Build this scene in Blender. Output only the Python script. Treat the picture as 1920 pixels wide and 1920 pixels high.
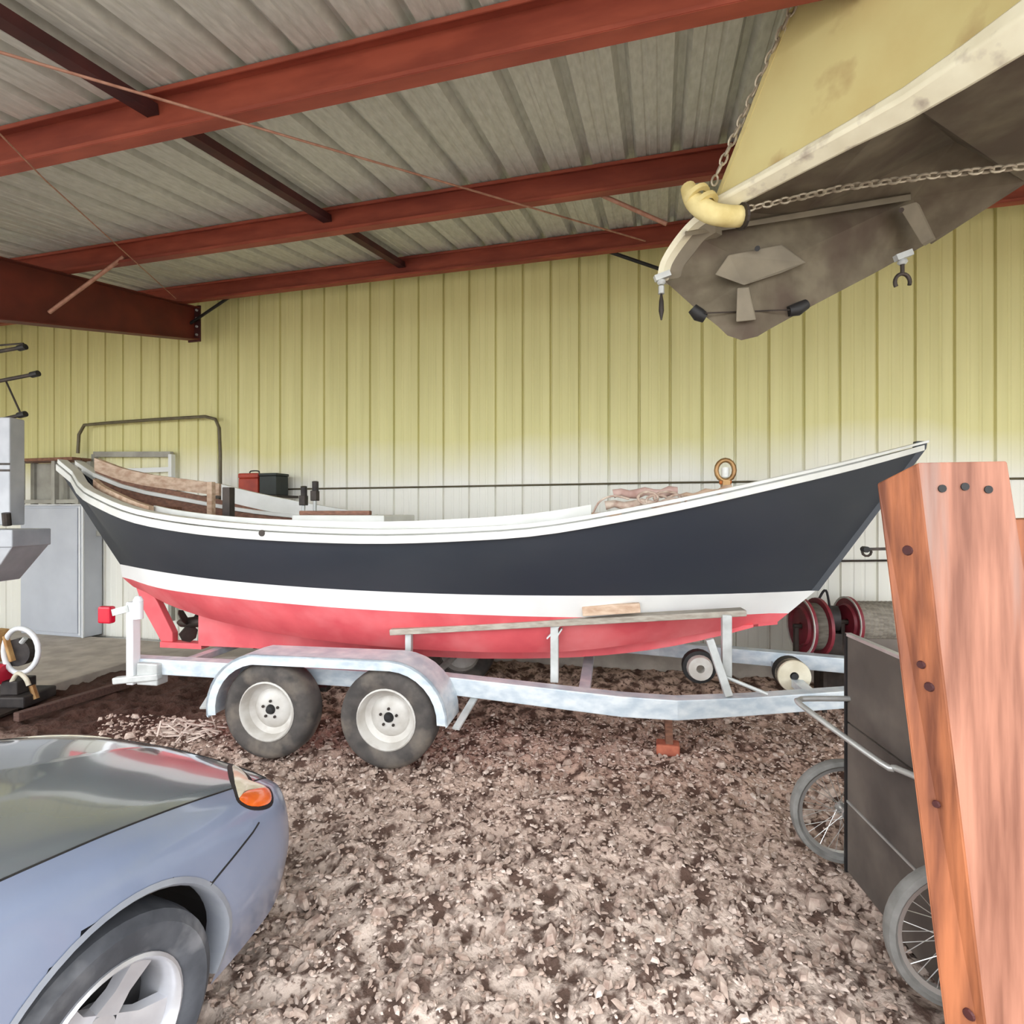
import bpy, bmesh, math, random
from mathutils import Vector, Matrix, noise

for _o in list(bpy.data.objects):
    bpy.data.objects.remove(_o)
SC = bpy.context.scene
COL = SC.collection

# ------------------------------------------------------------------ camera, sky, exposure
EYE = 1.69                       # eye height of the photographer
YAW = math.radians(14.9)         # camera turned left of the wall's normal
FPX = 1035.0                     # focal length in pixels of a 1920 px frame
cam_d = bpy.data.cameras.new('camera')
cam_d.sensor_fit = 'HORIZONTAL'
cam_d.sensor_width = 36.0
cam_d.lens = 36.0 * FPX / 1920.0
cam_d.clip_start = 0.02
cam_d.clip_end = 300
cam = bpy.data.objects.new('camera', cam_d)
COL.objects.link(cam)
cam.location = (0, 0, EYE)
cam.rotation_euler = (math.radians(90), 0, YAW)
SC.camera = cam

W = bpy.data.worlds.new('overcast_sky')
SC.world = W
W.use_nodes = True
_bg = W.node_tree.nodes['Background']
_bg.inputs[0].default_value = (0.93, 0.97, 1.0, 1)
_bg.inputs[1].default_value = 2.2

SC.view_settings.view_transform = 'Standard'
SC.view_settings.look = 'None'
SC.view_settings.gamma = 1.0
SC.view_settings.use_curve_mapping = False
SC.view_settings.exposure = 1.15

CY, SY = math.cos(YAW), math.sin(YAW)
def cw(lat, d, z=0.0):
    """metres right of / ahead of the standing point -> world"""
    return Vector((lat * CY - d * SY, lat * SY + d * CY, z))
def at(px, py, d):
    """a sighted direction carried out to depth d"""
    return cw((px - 960) / FPX * d, d, EYE + (960 - py) / FPX * d)
def atY(px, py, Y):
    u = (px - 960) / FPX
    return at(px, py, Y / (CY + u * SY))
def atZ(px, py, z):
    return at(px, py, (z - EYE) * FPX / (960 - py))
def roof_z(y):
    return 3.557 + 0.154 * y
def at_roof(px, py, drop):
    """sight line cut with the plane `drop` below the roof sheets"""
    u = (px - 960) / FPX
    v = (960 - py) / FPX
    k = CY + u * SY
    return at(px, py, (3.557 - drop - EYE) / (v - 0.154 * k))

# ------------------------------------------------------------------ materials
def lin(c):
    out = []
    for v in c:
        v /= 255.0
        out.append(v / 12.92 if v <= 0.04045 else ((v + 0.055) / 1.055) ** 2.4)
    return (*out, 1)
MATS = {}
def mat(name, c1, c2=None, rough=0.6, metal=0.0, scale=6.0, stretch=(1, 1, 1), bump=0.0, bscale=None,
        coat=0.0, lo=0.35, hi=0.65, detail=5.0, c3=None, scale3=1.5, lo3=0.5, hi3=0.7, coord='pos'):
    m = bpy.data.materials.new(name)
    m.use_nodes = True
    nt = m.node_tree
    b = nt.nodes['Principled BSDF']
    b.inputs['Roughness'].default_value = rough
    b.inputs['Metallic'].default_value = metal
    if coat:
        b.inputs['Coat Weight'].default_value = coat
        b.inputs['Coat Roughness'].default_value = 0.06
    b.inputs['Base Color'].default_value = lin(c1)
    MATS[name] = m
    if c2 is None and not bump:
        return m
    if coord == 'pos':
        g = nt.nodes.new('ShaderNodeNewGeometry').outputs['Position']
    else:
        g = nt.nodes.new('ShaderNodeTexCoord').outputs['Object']
    mp = nt.nodes.new('ShaderNodeMapping')
    mp.inputs['Scale'].default_value = stretch
    nt.links.new(g, mp.inputs['Vector'])
    def noisefac(sc, lo_, hi_, det):
        n = nt.nodes.new('ShaderNodeTexNoise')
        n.inputs['Scale'].default_value = sc
        n.inputs['Detail'].default_value = det
        nt.links.new(mp.outputs[0], n.inputs['Vector'])
        r = nt.nodes.new('ShaderNodeMapRange')
        r.inputs[1].default_value = lo_
        r.inputs[2].default_value = hi_
        nt.links.new(n.outputs['Fac'], r.inputs[0])
        return n, r
    def mix(fac, a, c):
        x = nt.nodes.new('ShaderNodeMix')
        x.data_type = 'RGBA'
        nt.links.new(fac, x.inputs[0])
        if isinstance(a, tuple): x.inputs[6].default_value = a
        else: nt.links.new(a, x.inputs[6])
        if isinstance(c, tuple): x.inputs[7].default_value = c
        else: nt.links.new(c, x.inputs[7])
        return x.outputs[2]
    col = None
    if c2 is not None:
        n, r = noisefac(scale, lo, hi, detail)
        col = mix(r.outputs[0], lin(c1), lin(c2))
        if c3 is not None:
            n3, r3 = noisefac(scale3, lo3, hi3, 4.0)
            col = mix(r3.outputs[0], col, lin(c3))
        nt.links.new(col, b.inputs['Base Color'])
    if bump:
        n2 = nt.nodes.new('ShaderNodeTexNoise')
        n2.inputs['Scale'].default_value = bscale or scale * 3
        n2.inputs['Detail'].default_value = 6
        nt.links.new(mp.outputs[0], n2.inputs['Vector'])
        bp = nt.nodes.new('ShaderNodeBump')
        bp.inputs['Strength'].default_value = bump
        bp.inputs['Distance'].default_value = 0.02
        nt.links.new(n2.outputs['Fac'], bp.inputs['Height'])
        nt.links.new(bp.outputs[0], b.inputs['Normal'])
    return m

mat('roof_sheet', (206, 205, 196), (184, 183, 173), 0.5, 0.0, 5.0, (9, 2.5, 1), lo=.3, hi=.7)
mat('purlin_red', (160, 78, 58), (136, 62, 46), 0.6, 0, 3.0, (1, 4, 4), c3=(116, 48, 38), scale3=1.1, lo3=.5, hi3=.8)
mat('rafter_red', (112, 44, 30), (88, 34, 24), 0.6, 0, 3.0)
mat('strut_dark', (78, 34, 32), (60, 26, 26), 0.7, 0, 6)
mat('rod_rust', (186, 140, 120), (160, 112, 92), 0.6, 0.2, 20)
mat('concrete', (186, 176, 164), (160, 150, 140), 0.9, 0, 5, bump=.15)
mat('navy', (44, 49, 57), (51, 55, 62), 0.5, 0, 1.6, (1, 1, 2), c3=(42, 47, 58), scale3=.6, lo3=.45, hi3=.7)
mat('boat_white', (226, 226, 222), (212, 212, 206), 0.4, 0, 4)
mat('stripe_white', (246, 246, 244), (240, 240, 238), 0.4, 0, 4)
mat('boat_red', (238, 104, 110), (224, 90, 98), 0.6, 0, 3.5, (1, 1, 1), c3=(246, 140, 142), scale3=2.2, lo3=.48, hi3=.8)
mat('wood_pale', (214, 188, 164), (180, 146, 120), 0.6, 0, 3, (3, 9, 9))
mat('wood_brown', (138, 96, 74), (108, 72, 56), 0.65, 0, 6, (3, 9, 9))
mat('wood_grey', (176, 168, 156), (148, 138, 126), 0.8, 0, 5, (2, 9, 9))
mat('galv', (222, 228, 232), (186, 198, 208), 0.45, 0.15, 9, (1, 1, 2), bump=.05)
mat('galv_dull', (206, 208, 206), (178, 180, 178), 0.5, 0.2, 8)
mat('tyre', (86, 80, 76), (62, 58, 56), 0.85, 0, 9, bump=.1, c3=(118, 108, 98), scale3=5)
mat('tyre_tread', (60, 57, 56), (46, 44, 44), 0.9, 0, 12, bump=.2)
mat('rim_white', (206, 202, 196), (184, 178, 170), 0.55, 0.1, 9, c3=(160, 148, 136), scale3=5, lo3=.58, hi3=.8)
mat('black', (22, 21, 22), (34, 32, 32), 0.6, 0, 9)
mat('dark_metal', (52, 46, 42), (70, 60, 54), 0.55, 0.4, 14)
mat('chain_metal', (196, 186, 166), (160, 148, 130), 0.5, 0.5, 30)
mat('pvc', (238, 240, 242), None, 0.35)
mat('red_lens', (200, 20, 50), None, 0.2)
mat('hang_yellow', (212, 200, 142), (200, 182, 124), 0.5, 0, 2.2, c3=(176, 150, 104), scale3=5, lo3=.6, hi3=.8)
mat('hang_rail', (238, 232, 206), (222, 214, 186), 0.5, 0, 6, c3=(178, 166, 148), scale3=9, lo3=.55, hi3=.7)
mat('hang_grey', (116, 106, 88), (94, 84, 68), 0.8, 0, 7, c3=(84, 70, 58), scale3=3.0, lo3=.45, hi3=.65)
mat('hang_grey_light', (132, 122, 104), (112, 103, 88), 0.7, 0, 5)
mat('pad_cream', (232, 216, 156), (206, 186, 122), 0.8, 0, 9, bump=.1)
mat('timber', (178, 122, 99), (120, 74, 56), 0.62, 0, 2.4, (9, 9, .6), bump=.12, bscale=7, c3=(150, 124, 114), scale3=.9, lo3=.52, hi3=.64, coord='obj')
mat('timber_edge', (178, 108, 70), (110, 60, 38), 0.6, 0, 2.6, (9, 9, .7), bump=.12, bscale=7, coord='obj')
mat('ply_grey', (110, 100, 92), (90, 81, 75), 0.8, 0, 4, bump=.1, c3=(74, 66, 62), scale3=2.4)
mat('alu', (214, 214, 212), (190, 190, 188), 0.35, 0.6, 10)
mat('spoke', (206, 204, 200), None, 0.3, 0.7)
mat('cart_tyre', (140, 138, 134), (116, 114, 110), 0.85, 0, 14)
mat('reel_red', (132, 40, 52), (104, 28, 40), 0.5, 0, 7)
mat('cable_grey', (150, 142, 130), (118, 110, 100), 0.8, 0, 6, (1, 8, 8))
mat('cream_wheel', (226, 218, 196), (206, 196, 172), 0.5, 0, 9)
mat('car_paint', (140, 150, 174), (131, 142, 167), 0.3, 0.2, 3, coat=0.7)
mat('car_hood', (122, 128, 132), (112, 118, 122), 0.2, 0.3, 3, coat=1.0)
mat('car_bumper', (150, 154, 162), (134, 138, 148), 0.5, 0.1, 7)
mat('car_rim', (214, 214, 218), (190, 190, 196), 0.3, 0.5, 8)
mat('car_tyre', (84, 86, 92), (60, 62, 68), 0.8, 0, 9, c3=(124, 124, 128), scale3=7, lo3=.52, hi3=.72, bump=.1)
mat('orange_lens', (236, 116, 36), (222, 92, 24), 0.2, 0, 20, coat=.6)
mat('clear_lens', (224, 214, 190), (206, 190, 160), 0.2, 0, 20, coat=.6)
mat('glass_dark', (30, 34, 38), None, 0.08, 0, coat=1)
mat('cabinet', (196, 200, 208), (184, 188, 197), 0.4, 0.1, 2)
mat('cabinet_trim', (222, 224, 226), None, 0.4, 0.2)
mat('bench_grey', (168, 166, 156), (146, 143, 134), 0.7, 0, 5)
mat('machine_grey', (176, 178, 182), (158, 160, 165), 0.45, 0.1, 5)
mat('pipe_grey', (112, 104, 82), (94, 86, 68), 0.5, 0.3, 8)
mat('toolbox_red', (176, 62, 40), (150, 46, 32), 0.5, 0, 8)
mat('toolbox_dark', (34, 42, 40), (24, 30, 30), 0.5, 0, 8)
mat('brass', (176, 140, 92), (140, 104, 64), 0.4, 0.5, 12)
mat('orange_rope', (206, 120, 60), None, 0.8)
mat('rope_beige', (222, 204, 188), (180, 150, 134), 0.85, 0, 18, bump=.2)
mat('cloth_pink', (206, 176, 166), (176, 140, 130), 0.85, 0, 9)
mat('engine_dark', (48, 44, 44), (66, 60, 58), 0.6, 0.2, 12)
mat('engine_red', (198, 36, 62), None, 0.4)
mat('engine_tan', (206, 166, 110), (176, 128, 76), 0.6, 0, 9)
mat('chip_pale', (220, 202, 190), (192, 172, 160), 0.9, 0, 25)
mat('chip_tan', (200, 178, 164), (168, 144, 130), 0.9, 0, 25)
mat('clod', (204, 184, 170), (150, 126, 114), 0.95, 0, 25)
mat('timber_slat', (96, 70, 60), (74, 52, 46), 0.9, 0, 8, (2, 8, 8))
mat('brick_red', (190, 110, 84), (164, 90, 70), 0.9, 0, 14)

def soil():
    m = mat('soil', (206, 187, 174), (92, 71, 61), 0.95, 0, 10.0, (1, 1, 1), bump=.9, bscale=30, lo=.47, hi=.60,
            detail=10, c3=(98, 77, 67), scale3=34, lo3=.54, hi3=.64)  # dark noise: varied soil tone plus painted shadow in the cracks
    nt = m.node_tree
    b = nt.nodes['Principled BSDF']
    src = b.inputs['Base Color'].links[0].from_socket
    g = nt.nodes.new('ShaderNodeNewGeometry')
    s = nt.nodes.new('ShaderNodeSeparateXYZ')
    nt.links.new(g.outputs['Position'], s.inputs[0])
    # darker brown strip of floor towards the bench side of the shed
    r = nt.nodes.new('ShaderNodeMapRange')
    r.inputs[1].default_value = -2.9; r.inputs[2].default_value = -4.0
    nt.links.new(s.outputs[0], r.inputs[0])
    r2 = nt.nodes.new('ShaderNodeMapRange')
    r2.inputs[1].default_value = 2.6; r2.inputs[2].default_value = 3.3
    nt.links.new(s.outputs[1], r2.inputs[0])
    mm = nt.nodes.new('ShaderNodeMath'); mm.operation = 'MULTIPLY'
    nt.links.new(r.outputs[0], mm.inputs[0]); nt.links.new(r2.outputs[0], mm.inputs[1])
    x = nt.nodes.new('ShaderNodeMix'); x.data_type = 'RGBA'
    nt.links.new(mm.outputs[0], x.inputs[0])
    nt.links.new(src, x.inputs[6]); x.inputs[7].default_value = lin((78, 54, 44))
    # redder bark near the trailer tongue
    r3 = nt.nodes.new('ShaderNodeMapRange')
    r3.inputs[1].default_value = 2.3; r3.inputs[2].default_value = 3.6; r3.inputs[4].default_value = .55
    nt.links.new(s.outputs[1], r3.inputs[0])
    x2 = nt.nodes.new('ShaderNodeMix'); x2.data_type = 'RGBA'; x2.blend_type = 'MULTIPLY'
    nt.links.new(r3.outputs[0], x2.inputs[0])
    nt.links.new(x.outputs[2], x2.inputs[6]); x2.inputs[7].default_value = (.72, .5, .4, 1)
    nt.links.new(x2.outputs[2], b.inputs['Base Color'])
soil()

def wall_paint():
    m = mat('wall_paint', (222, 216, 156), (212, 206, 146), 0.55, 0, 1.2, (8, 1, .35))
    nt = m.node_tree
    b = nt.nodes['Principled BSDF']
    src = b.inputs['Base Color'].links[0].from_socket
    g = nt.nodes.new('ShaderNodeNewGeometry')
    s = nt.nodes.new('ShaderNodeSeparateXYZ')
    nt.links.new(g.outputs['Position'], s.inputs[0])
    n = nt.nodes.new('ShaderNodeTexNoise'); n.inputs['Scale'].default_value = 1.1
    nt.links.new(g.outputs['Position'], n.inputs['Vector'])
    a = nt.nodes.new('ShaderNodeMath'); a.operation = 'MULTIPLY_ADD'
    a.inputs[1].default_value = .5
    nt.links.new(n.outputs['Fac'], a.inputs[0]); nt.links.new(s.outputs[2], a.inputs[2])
    r = nt.nodes.new('ShaderNodeMapRange')          # bleaching light on the lower sheets, put into the colour
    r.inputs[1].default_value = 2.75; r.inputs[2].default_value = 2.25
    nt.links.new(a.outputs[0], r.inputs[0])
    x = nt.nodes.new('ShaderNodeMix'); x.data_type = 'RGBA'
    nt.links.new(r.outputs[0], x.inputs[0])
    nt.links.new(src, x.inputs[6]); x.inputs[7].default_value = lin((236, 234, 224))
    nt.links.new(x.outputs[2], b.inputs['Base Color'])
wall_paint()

# ------------------------------------------------------------------ mesh helpers
class MB:
    def __init__(s):
        s.v = []; s.f = []
    def quad_faces(s, base, idx):
        s.f += [tuple(base + i for i in q) for q in idx]
    def hexa(s, P):
        b = len(s.v); s.v += [tuple(p) for p in P]
        s.quad_faces(b, [(0, 3, 2, 1), (4, 5, 6, 7), (0, 1, 5, 4), (1, 2, 6, 5), (2, 3, 7, 6), (3, 0, 4, 7)])
        return s
    def box(s, x, y, z, fr=None):
        P = [(x[0], y[0], z[0]), (x[1], y[0], z[0]), (x[1], y[1], z[0]), (x[0], y[1], z[0]),
             (x[0], y[0], z[1]), (x[1], y[0], z[1]), (x[1], y[1], z[1]), (x[0], y[1], z[1])]
        if fr: P = [fr(*p) for p in P]
        return s.hexa(P)
    def bar(s, a, b, w, h, up=(0, 0, 1)):
        """rectangular bar from a to b, w across, h along up"""
        a = Vector(a); b = Vector(b); t = (b - a).normalized()
        up = Vector(up); side = t.cross(up)
        if side.length < 1e-4: side = t.cross(Vector((1, 0, 0)))
        side.normalize(); u = side.cross(t).normalized()
        P = []
        for c in (a, b):
            P += [c - side * w / 2 - u * h / 2, c + side * w / 2 - u * h / 2, c + side * w / 2 + u * h / 2, c - side * w / 2 + u * h / 2]
        return s.hexa(P)
    def tube(s, path, r, n=10, cap=True, closed=False):
        path = [Vector(p) for p in path]
        m = len(path)
        rs = r if isinstance(r, (list, tuple)) else [r] * m
        base = len(s.v)
        prev = None
        for i, p in enumerate(path):
            if closed: t = path[(i + 1) % m] - path[i - 1]
            elif i == 0: t = path[1] - p
            elif i == m - 1: t = p - path[-2]
            else: t = path[i + 1] - path[i - 1]
            t.normalize()
            if prev is None:
                a = t.cross(Vector((0, 0, 1)))
                if a.length < .05: a = t.cross(Vector((1, 0, 0)))
            else:
                a = prev - t * prev.dot(t)
            a.normalize(); prev = a
            c = t.cross(a)
            for k in range(n):
                th = 2 * math.pi * k / n
                s.v.append(tuple(p + (a * math.cos(th) + c * math.sin(th)) * rs[i]))
        for i in range(m if closed else m - 1):
            j = (i + 1) % m
            for k in range(n):
                k2 = (k + 1) % n
                s.f.append((base + i * n + k, base + i * n + k2, base + j * n + k2, base + j * n + k))
        if cap and not closed:
            s.f.append(tuple(base + k for k in range(n))[::-1])
            s.f.append(tuple(base + (m - 1) * n + k for k in range(n)))
        return s
    def lathe(s, prof, o, ax, n=32, close=True, ref=None):
        """profile of (radius, height) turned round axis ax through o"""
        o = Vector(o); ax = Vector(ax).normalized()
        a = ax.cross(Vector(ref or (0, 0, 1)))
        if a.length < .05: a = ax.cross(Vector((1, 0, 0)))
        a.normalize(); c = ax.cross(a)
        base = len(s.v); m = len(prof)
        for (r, h) in prof:
            for k in range(n):
                th = 2 * math.pi * k / n
                s.v.append(tuple(o + ax * h + (a * math.cos(th) + c * math.sin(th)) * r))
        for i in range(m if close else m - 1):
            j = (i + 1) % m
            for k in range(n):
                k2 = (k + 1) % n
                s.f.append((base + i * n + k, base + i * n + k2, base + j * n + k2, base + j * n + k))
        return s
    def disc(s, o, ax, r, th, n=20):
        return s.tube([Vector(o) - Vector(ax).normalized() * th / 2, Vector(o) + Vector(ax).normalized() * th / 2], r, n)
    def loft(s, rows, closed=False):
        base = len(s.v); n = len(rows[0])
        for r in rows: s.v += [tuple(p) for p in r]
        for i in range(len(rows) - 1):
            for k in range(n if closed else n - 1):
                k2 = (k + 1) % n
                s.f.append((base + i * n + k, base + i * n + k2, base + (i + 1) * n + k2, base + (i + 1) * n + k))
        return s
    def ribbon(s, A, B, C, D):
        """four-sided bar along four matched polylines (A,B,C,D round the section), closed ends"""
        s.loft([[A[i], B[i], C[i], D[i]] for i in range(len(A))], closed=True)
        n = len(A); b = len(s.v) - 4 * n
        s.f.append((b, b + 1, b + 2, b + 3)); e = b + 4 * (n - 1)
        s.f.append((e + 3, e + 2, e + 1, e))
        return s
    def prism(s, poly, off):
        """polygon (3D points) pushed along off"""
        off = Vector(off); n = len(poly); b = len(s.v)
        s.v += [tuple(p) for p in poly] + [tuple(Vector(p) + off) for p in poly]
        s.f.append(tuple(range(b, b + n))); s.f.append(tuple(range(b + 2 * n - 1, b + n - 1, -1)))
        for i in range(n):
            j = (i + 1) % n
            s.f.append((b + i, b + j, b + n + j, b + n + i))
        return s
    def build(s, name, m, parent=None, smooth=None, bevel=0.0, loc=None, fix=True):
        o0 = Vector(loc) if loc is not None else (parent.get('_w') and Vector(parent['_w']) or Vector((0, 0, 0))) if parent else Vector((0, 0, 0))
        me = bpy.data.meshes.new(name)
        me.from_pydata([tuple(Vector(p) - o0) for p in s.v], [], s.f)
        if fix:
            bm = bmesh.new(); bm.from_mesh(me)
            bmesh.ops.recalc_face_normals(bm, faces=bm.faces)
            bm.to_mesh(me); bm.free()
        me.materials.append(MATS[m])
        o = bpy.data.objects.new(name, me)
        COL.objects.link(o)
        if parent:
            o.parent = parent
            o['_w'] = tuple(o0) if parent else (0, 0, 0)
        else:
            o.location = o0
            o['_w'] = tuple(o0)
        if smooth:
            me.shade_smooth(); me.set_sharp_from_angle(angle=math.radians(smooth))
        if bevel:
            bv = o.modifiers.new('bevel', 'BEVEL'); bv.width = bevel; bv.segments = 2; bv.limit_method = 'ANGLE'
        return o

def tag(o, label=None, cat=None, group=None, kind=None):
    if label: o['label'] = label
    if cat: o['category'] = cat
    if group: o['group'] = group
    if kind: o['kind'] = kind
    return o
def thing(name, loc, label, cat, group=None, kind=None):
    o = bpy.data.objects.new(name, None)
    o.empty_display_size = .1
    COL.objects.link(o)
    o.location = Vector(loc); o['_w'] = tuple(Vector(loc))
    return tag(o, label, cat, group, kind)
def lerp(a, b, t): return a + (b - a) * t
def interp(xs, ys, x):
    if x <= xs[0]: return ys[0]
    for i in range(len(xs) - 1):
        if x <= xs[i + 1]:
            return lerp(ys[i], ys[i + 1], (x - xs[i]) / (xs[i + 1] - xs[i]))
    return ys[-1]
def catmull(P, n):
    """smooth curve through points, n steps a span"""
    P = [Vector(p) for p in P]; out = []
    for i in range(len(P) - 1):
        p0 = P[max(i - 1, 0)]; p1 = P[i]; p2 = P[i + 1]; p3 = P[min(i + 2, len(P) - 1)]
        for k in range(n):
            t = k / n
            out.append(.5 * ((2 * p1) + (p2 - p0) * t + (2 * p0 - 5 * p1 + 4 * p2 - p3) * t * t + (3 * p1 - p0 - 3 * p2 + p3) * t ** 3))
    out.append(P[-1])
    return out

# ------------------------------------------------------------------ the shed: floor, walls, roof
WALL_Y = 5.78
XL, XR = -9.6, 7.3
YF = 0.15                         # open front edge of the roof
def ground(x, y):
    p = Vector((x, y, 0))
    h = noise.noise(p * 1.3) * .025 + noise.noise(p * 3.6 + Vector((7, 3, 1))) * .040
    h += (.5 - abs(noise.noise(p * 7.5 + Vector((1, 9, 4))))) * .075 + noise.noise(p * 16) * .022 + noise.noise(p * 31) * .007
    b = max(0.0, min(1.0, (y - 4.75) / .7)) * max(0.0, min(1.0, (x + 4.4) / .8))     # mulch banked up against the kerb
    return h - .058 + .15 * b * b * (3 - 2 * b)
def make_floor():
    st = .026
    nx = int((4.6 + 8.6) / st); ny = int((WALL_Y + .3 + .3) / st)
    verts = []; faces = []
    for j in range(ny + 1):
        for i in range(nx + 1):
            x = -8.6 + i * st; y = -.3 + j * st
            verts.append((x, y, ground(x, y)))
    w = nx + 1
    for j in range(ny):
        for i in range(nx):
            a = j * w + i
            faces.append((a, a + 1, a + w + 1, a + w))
    m = MB(); m.v = verts; m.f = faces
    o = m.build('floor', 'soil', smooth=180, fix=False)
    tag(o, 'rough brown dirt and bark floor of the shed', None, None, 'structure')
    # rest of the yard, unseen, made pale to bounce light onto the roof
    y = MB()
    for (x0, x1, y0, y1) in ((-45, 45, -45, -.3), (-45, -8.6, -.3, 40), (4.6, 45, -.3, 40)):
        y.box((x0, x1), (y0, y1), (-.2, -.03))
    tag(y.build('ground_outside_unseen', 'concrete'), 'pale gravel yard outside the open shed front', None, None, 'structure')  # unseen yard, pale only to bounce light onto the roof
make_floor()

def sheet_profile(w, groove, depth, minor):
    """cross-section of one ribbed steel sheet pan: (across, into the sheet)"""
    P = [(0, 0)]
    f = w - groove
    for k in (1, 2):
        c = f * k / 3
        P += [(c - .016, 0), (c - .008, minor), (c + .008, minor), (c + .016, 0)]
    P += [(f, 0), (f + groove * .28, depth), (f + groove * .72, depth), (w, 0)]
    return P
RIB = .305
# back wall: one object for each pan between the ribs
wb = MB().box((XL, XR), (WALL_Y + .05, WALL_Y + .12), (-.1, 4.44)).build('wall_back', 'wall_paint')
tag(wb, 'back wall of ribbed khaki steel sheets', None, None, 'structure')
def wall_sheet():
    m = MB(); P = sheet_profile(RIB, .03, .03, .004)
    m.loft([[(x, WALL_Y + d, z) for x, d in P] for z in (.02, 2.2, 4.44)])
    return m
n_sheets = int((XR - XL) / RIB)
first = None
X_OFF = -.035
for i in range(n_sheets):
    x = XL + i * RIB + X_OFF
    if x < XL: x = XL
    if first is None:
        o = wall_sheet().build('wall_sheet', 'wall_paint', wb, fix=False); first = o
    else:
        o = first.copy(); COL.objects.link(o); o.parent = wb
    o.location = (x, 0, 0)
# long cable clipped along the wall and the base kerb
m = MB(); m.tube([(-6.0, WALL_Y - .012, 1.965), (-3, WALL_Y - .012, 1.97), (0, WALL_Y - .012, 1.985), (3.4, WALL_Y - .012, 1.98)], .011, 6)
tag(m.build('wall_wire', 'pipe_grey', smooth=60), 'thin dark wire running level along the pale lower back wall', 'wire')
tag(MB().box((-4.4, XR), (WALL_Y - .16, WALL_Y + .04), (-.1, .36)).build('baseboard_back', 'concrete', bevel=.012), 'pale concrete kerb at the foot of the back wall', None, None, 'structure')
# side wall on the left, far out of view
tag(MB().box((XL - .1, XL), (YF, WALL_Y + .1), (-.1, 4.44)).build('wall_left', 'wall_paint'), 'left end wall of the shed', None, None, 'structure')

tag(MB().box((XR, XR + .1), (1.2, WALL_Y + .1), (-.1, 4.44)).build('wall_right_added', 'wall_paint'), 'right end wall of the shed', None, None, 'structure')  # unseen wall added to hold back light from the right
# roof sheets
cl = MB()
cl.hexa([(XL, YF, roof_z(YF) + .07), (XR, YF, roof_z(YF) + .07), (XR, WALL_Y + .12, roof_z(WALL_Y) + .088), (XL, WALL_Y + .12, roof_z(WALL_Y) + .088),
         (XL, YF, roof_z(YF) + .12), (XR, YF, roof_z(YF) + .12), (XR, WALL_Y + .12, roof_z(WALL_Y) + .14), (XL, WALL_Y + .12, roof_z(WALL_Y) + .14)])
ceil = tag(cl.build('ceiling', 'roof_sheet'), 'bare galvanised ribbed steel roof underside', None, None, 'structure')
first = None
for i in range(n_sheets):
    if first is None:
        m = MB(); P = sheet_profile(RIB, .085, .055, .006)
        m.loft([[(x, y, roof_z(y) + d) for x, d in P] for y in (YF, 2.5, WALL_Y + .04)])
        o = m.build('roof_sheet', 'roof_sheet', ceil, fix=False); first = o
    else:
        o = first.copy(); COL.objects.link(o); o.parent = ceil
    o.location = (XL + i * RIB, 0, 0)

# purlins: pressed Z sections
def purlin(y, web, fl, label, x0=XL + .05, x1=XR - .05):
    zt = roof_z(y) - .010
    th = .006
    sec = [(y - fl, zt - .002 - fl * .154), (y, zt), (y, zt - web), (y - fl, zt - web), (y - fl, zt - web + .02)]
    # thickness
    m = MB()
    def plate(a, b):
        (ya, za), (yb, zb) = a, b
        n = Vector((0, -(zb - za), yb - ya)).normalized() * th / 2
        A = Vector((0, ya, za)); B = Vector((0, yb, zb))
        q = [A - n, B - n, B + n, A + n]
        m.hexa([Vector((x0, p.y, p.z)) for p in q] + [Vector((x1, p.y, p.z)) for p in q])
    plate((sec[0][0], sec[0][1] - .022), sec[0]); plate(sec[0], sec[1]); plate(sec[1], sec[2]); plate(sec[2], sec[3]); plate(sec[3], sec[4])
    return tag(m.build('roof_purlin', 'purlin_red'), label, 'roof beam', 'red roof purlins')
PY = [(.55, .24, .075), (2.38, .235, .075), (4.0, .205, .07), (5.36, .20, .07)]
purlin(*PY[1], 'red steel roof purlin nearest the camera, largest in view')
purlin(*PY[2], 'red steel roof purlin in the middle of the three')
purlin(*PY[3], 'red steel roof purlin closest to the top of the back wall')

# blocking between purlins, dark
XS = -2.63
def strut(y0, y1, label):
    m = MB()
    a, b = (XS, y0, roof_z(y0) - .10), (XS, y1, roof_z(y1) - .10)
    m.bar(a, b, .075, .006).bar((XS - .036, y0, roof_z(y0) - .075), (XS - .036, y1, roof_z(y1) - .075), .006, .055).bar((XS + .036, y0, roof_z(y0) - .075), (XS + .036, y1, roof_z(y1) - .075), .006, .055)
    return tag(m.build('roof_strut', 'strut_dark'), label, 'roof strut', 'dark struts between the purlins')
strut(.6, 2.37, 'dark steel strut in front of the nearest purlin, upper left')
strut(2.39, 3.99, 'dark steel strut between the nearest and the middle purlin')
strut(4.01, 5.35, 'short dark steel strut between the middle and the last purlin')

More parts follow.
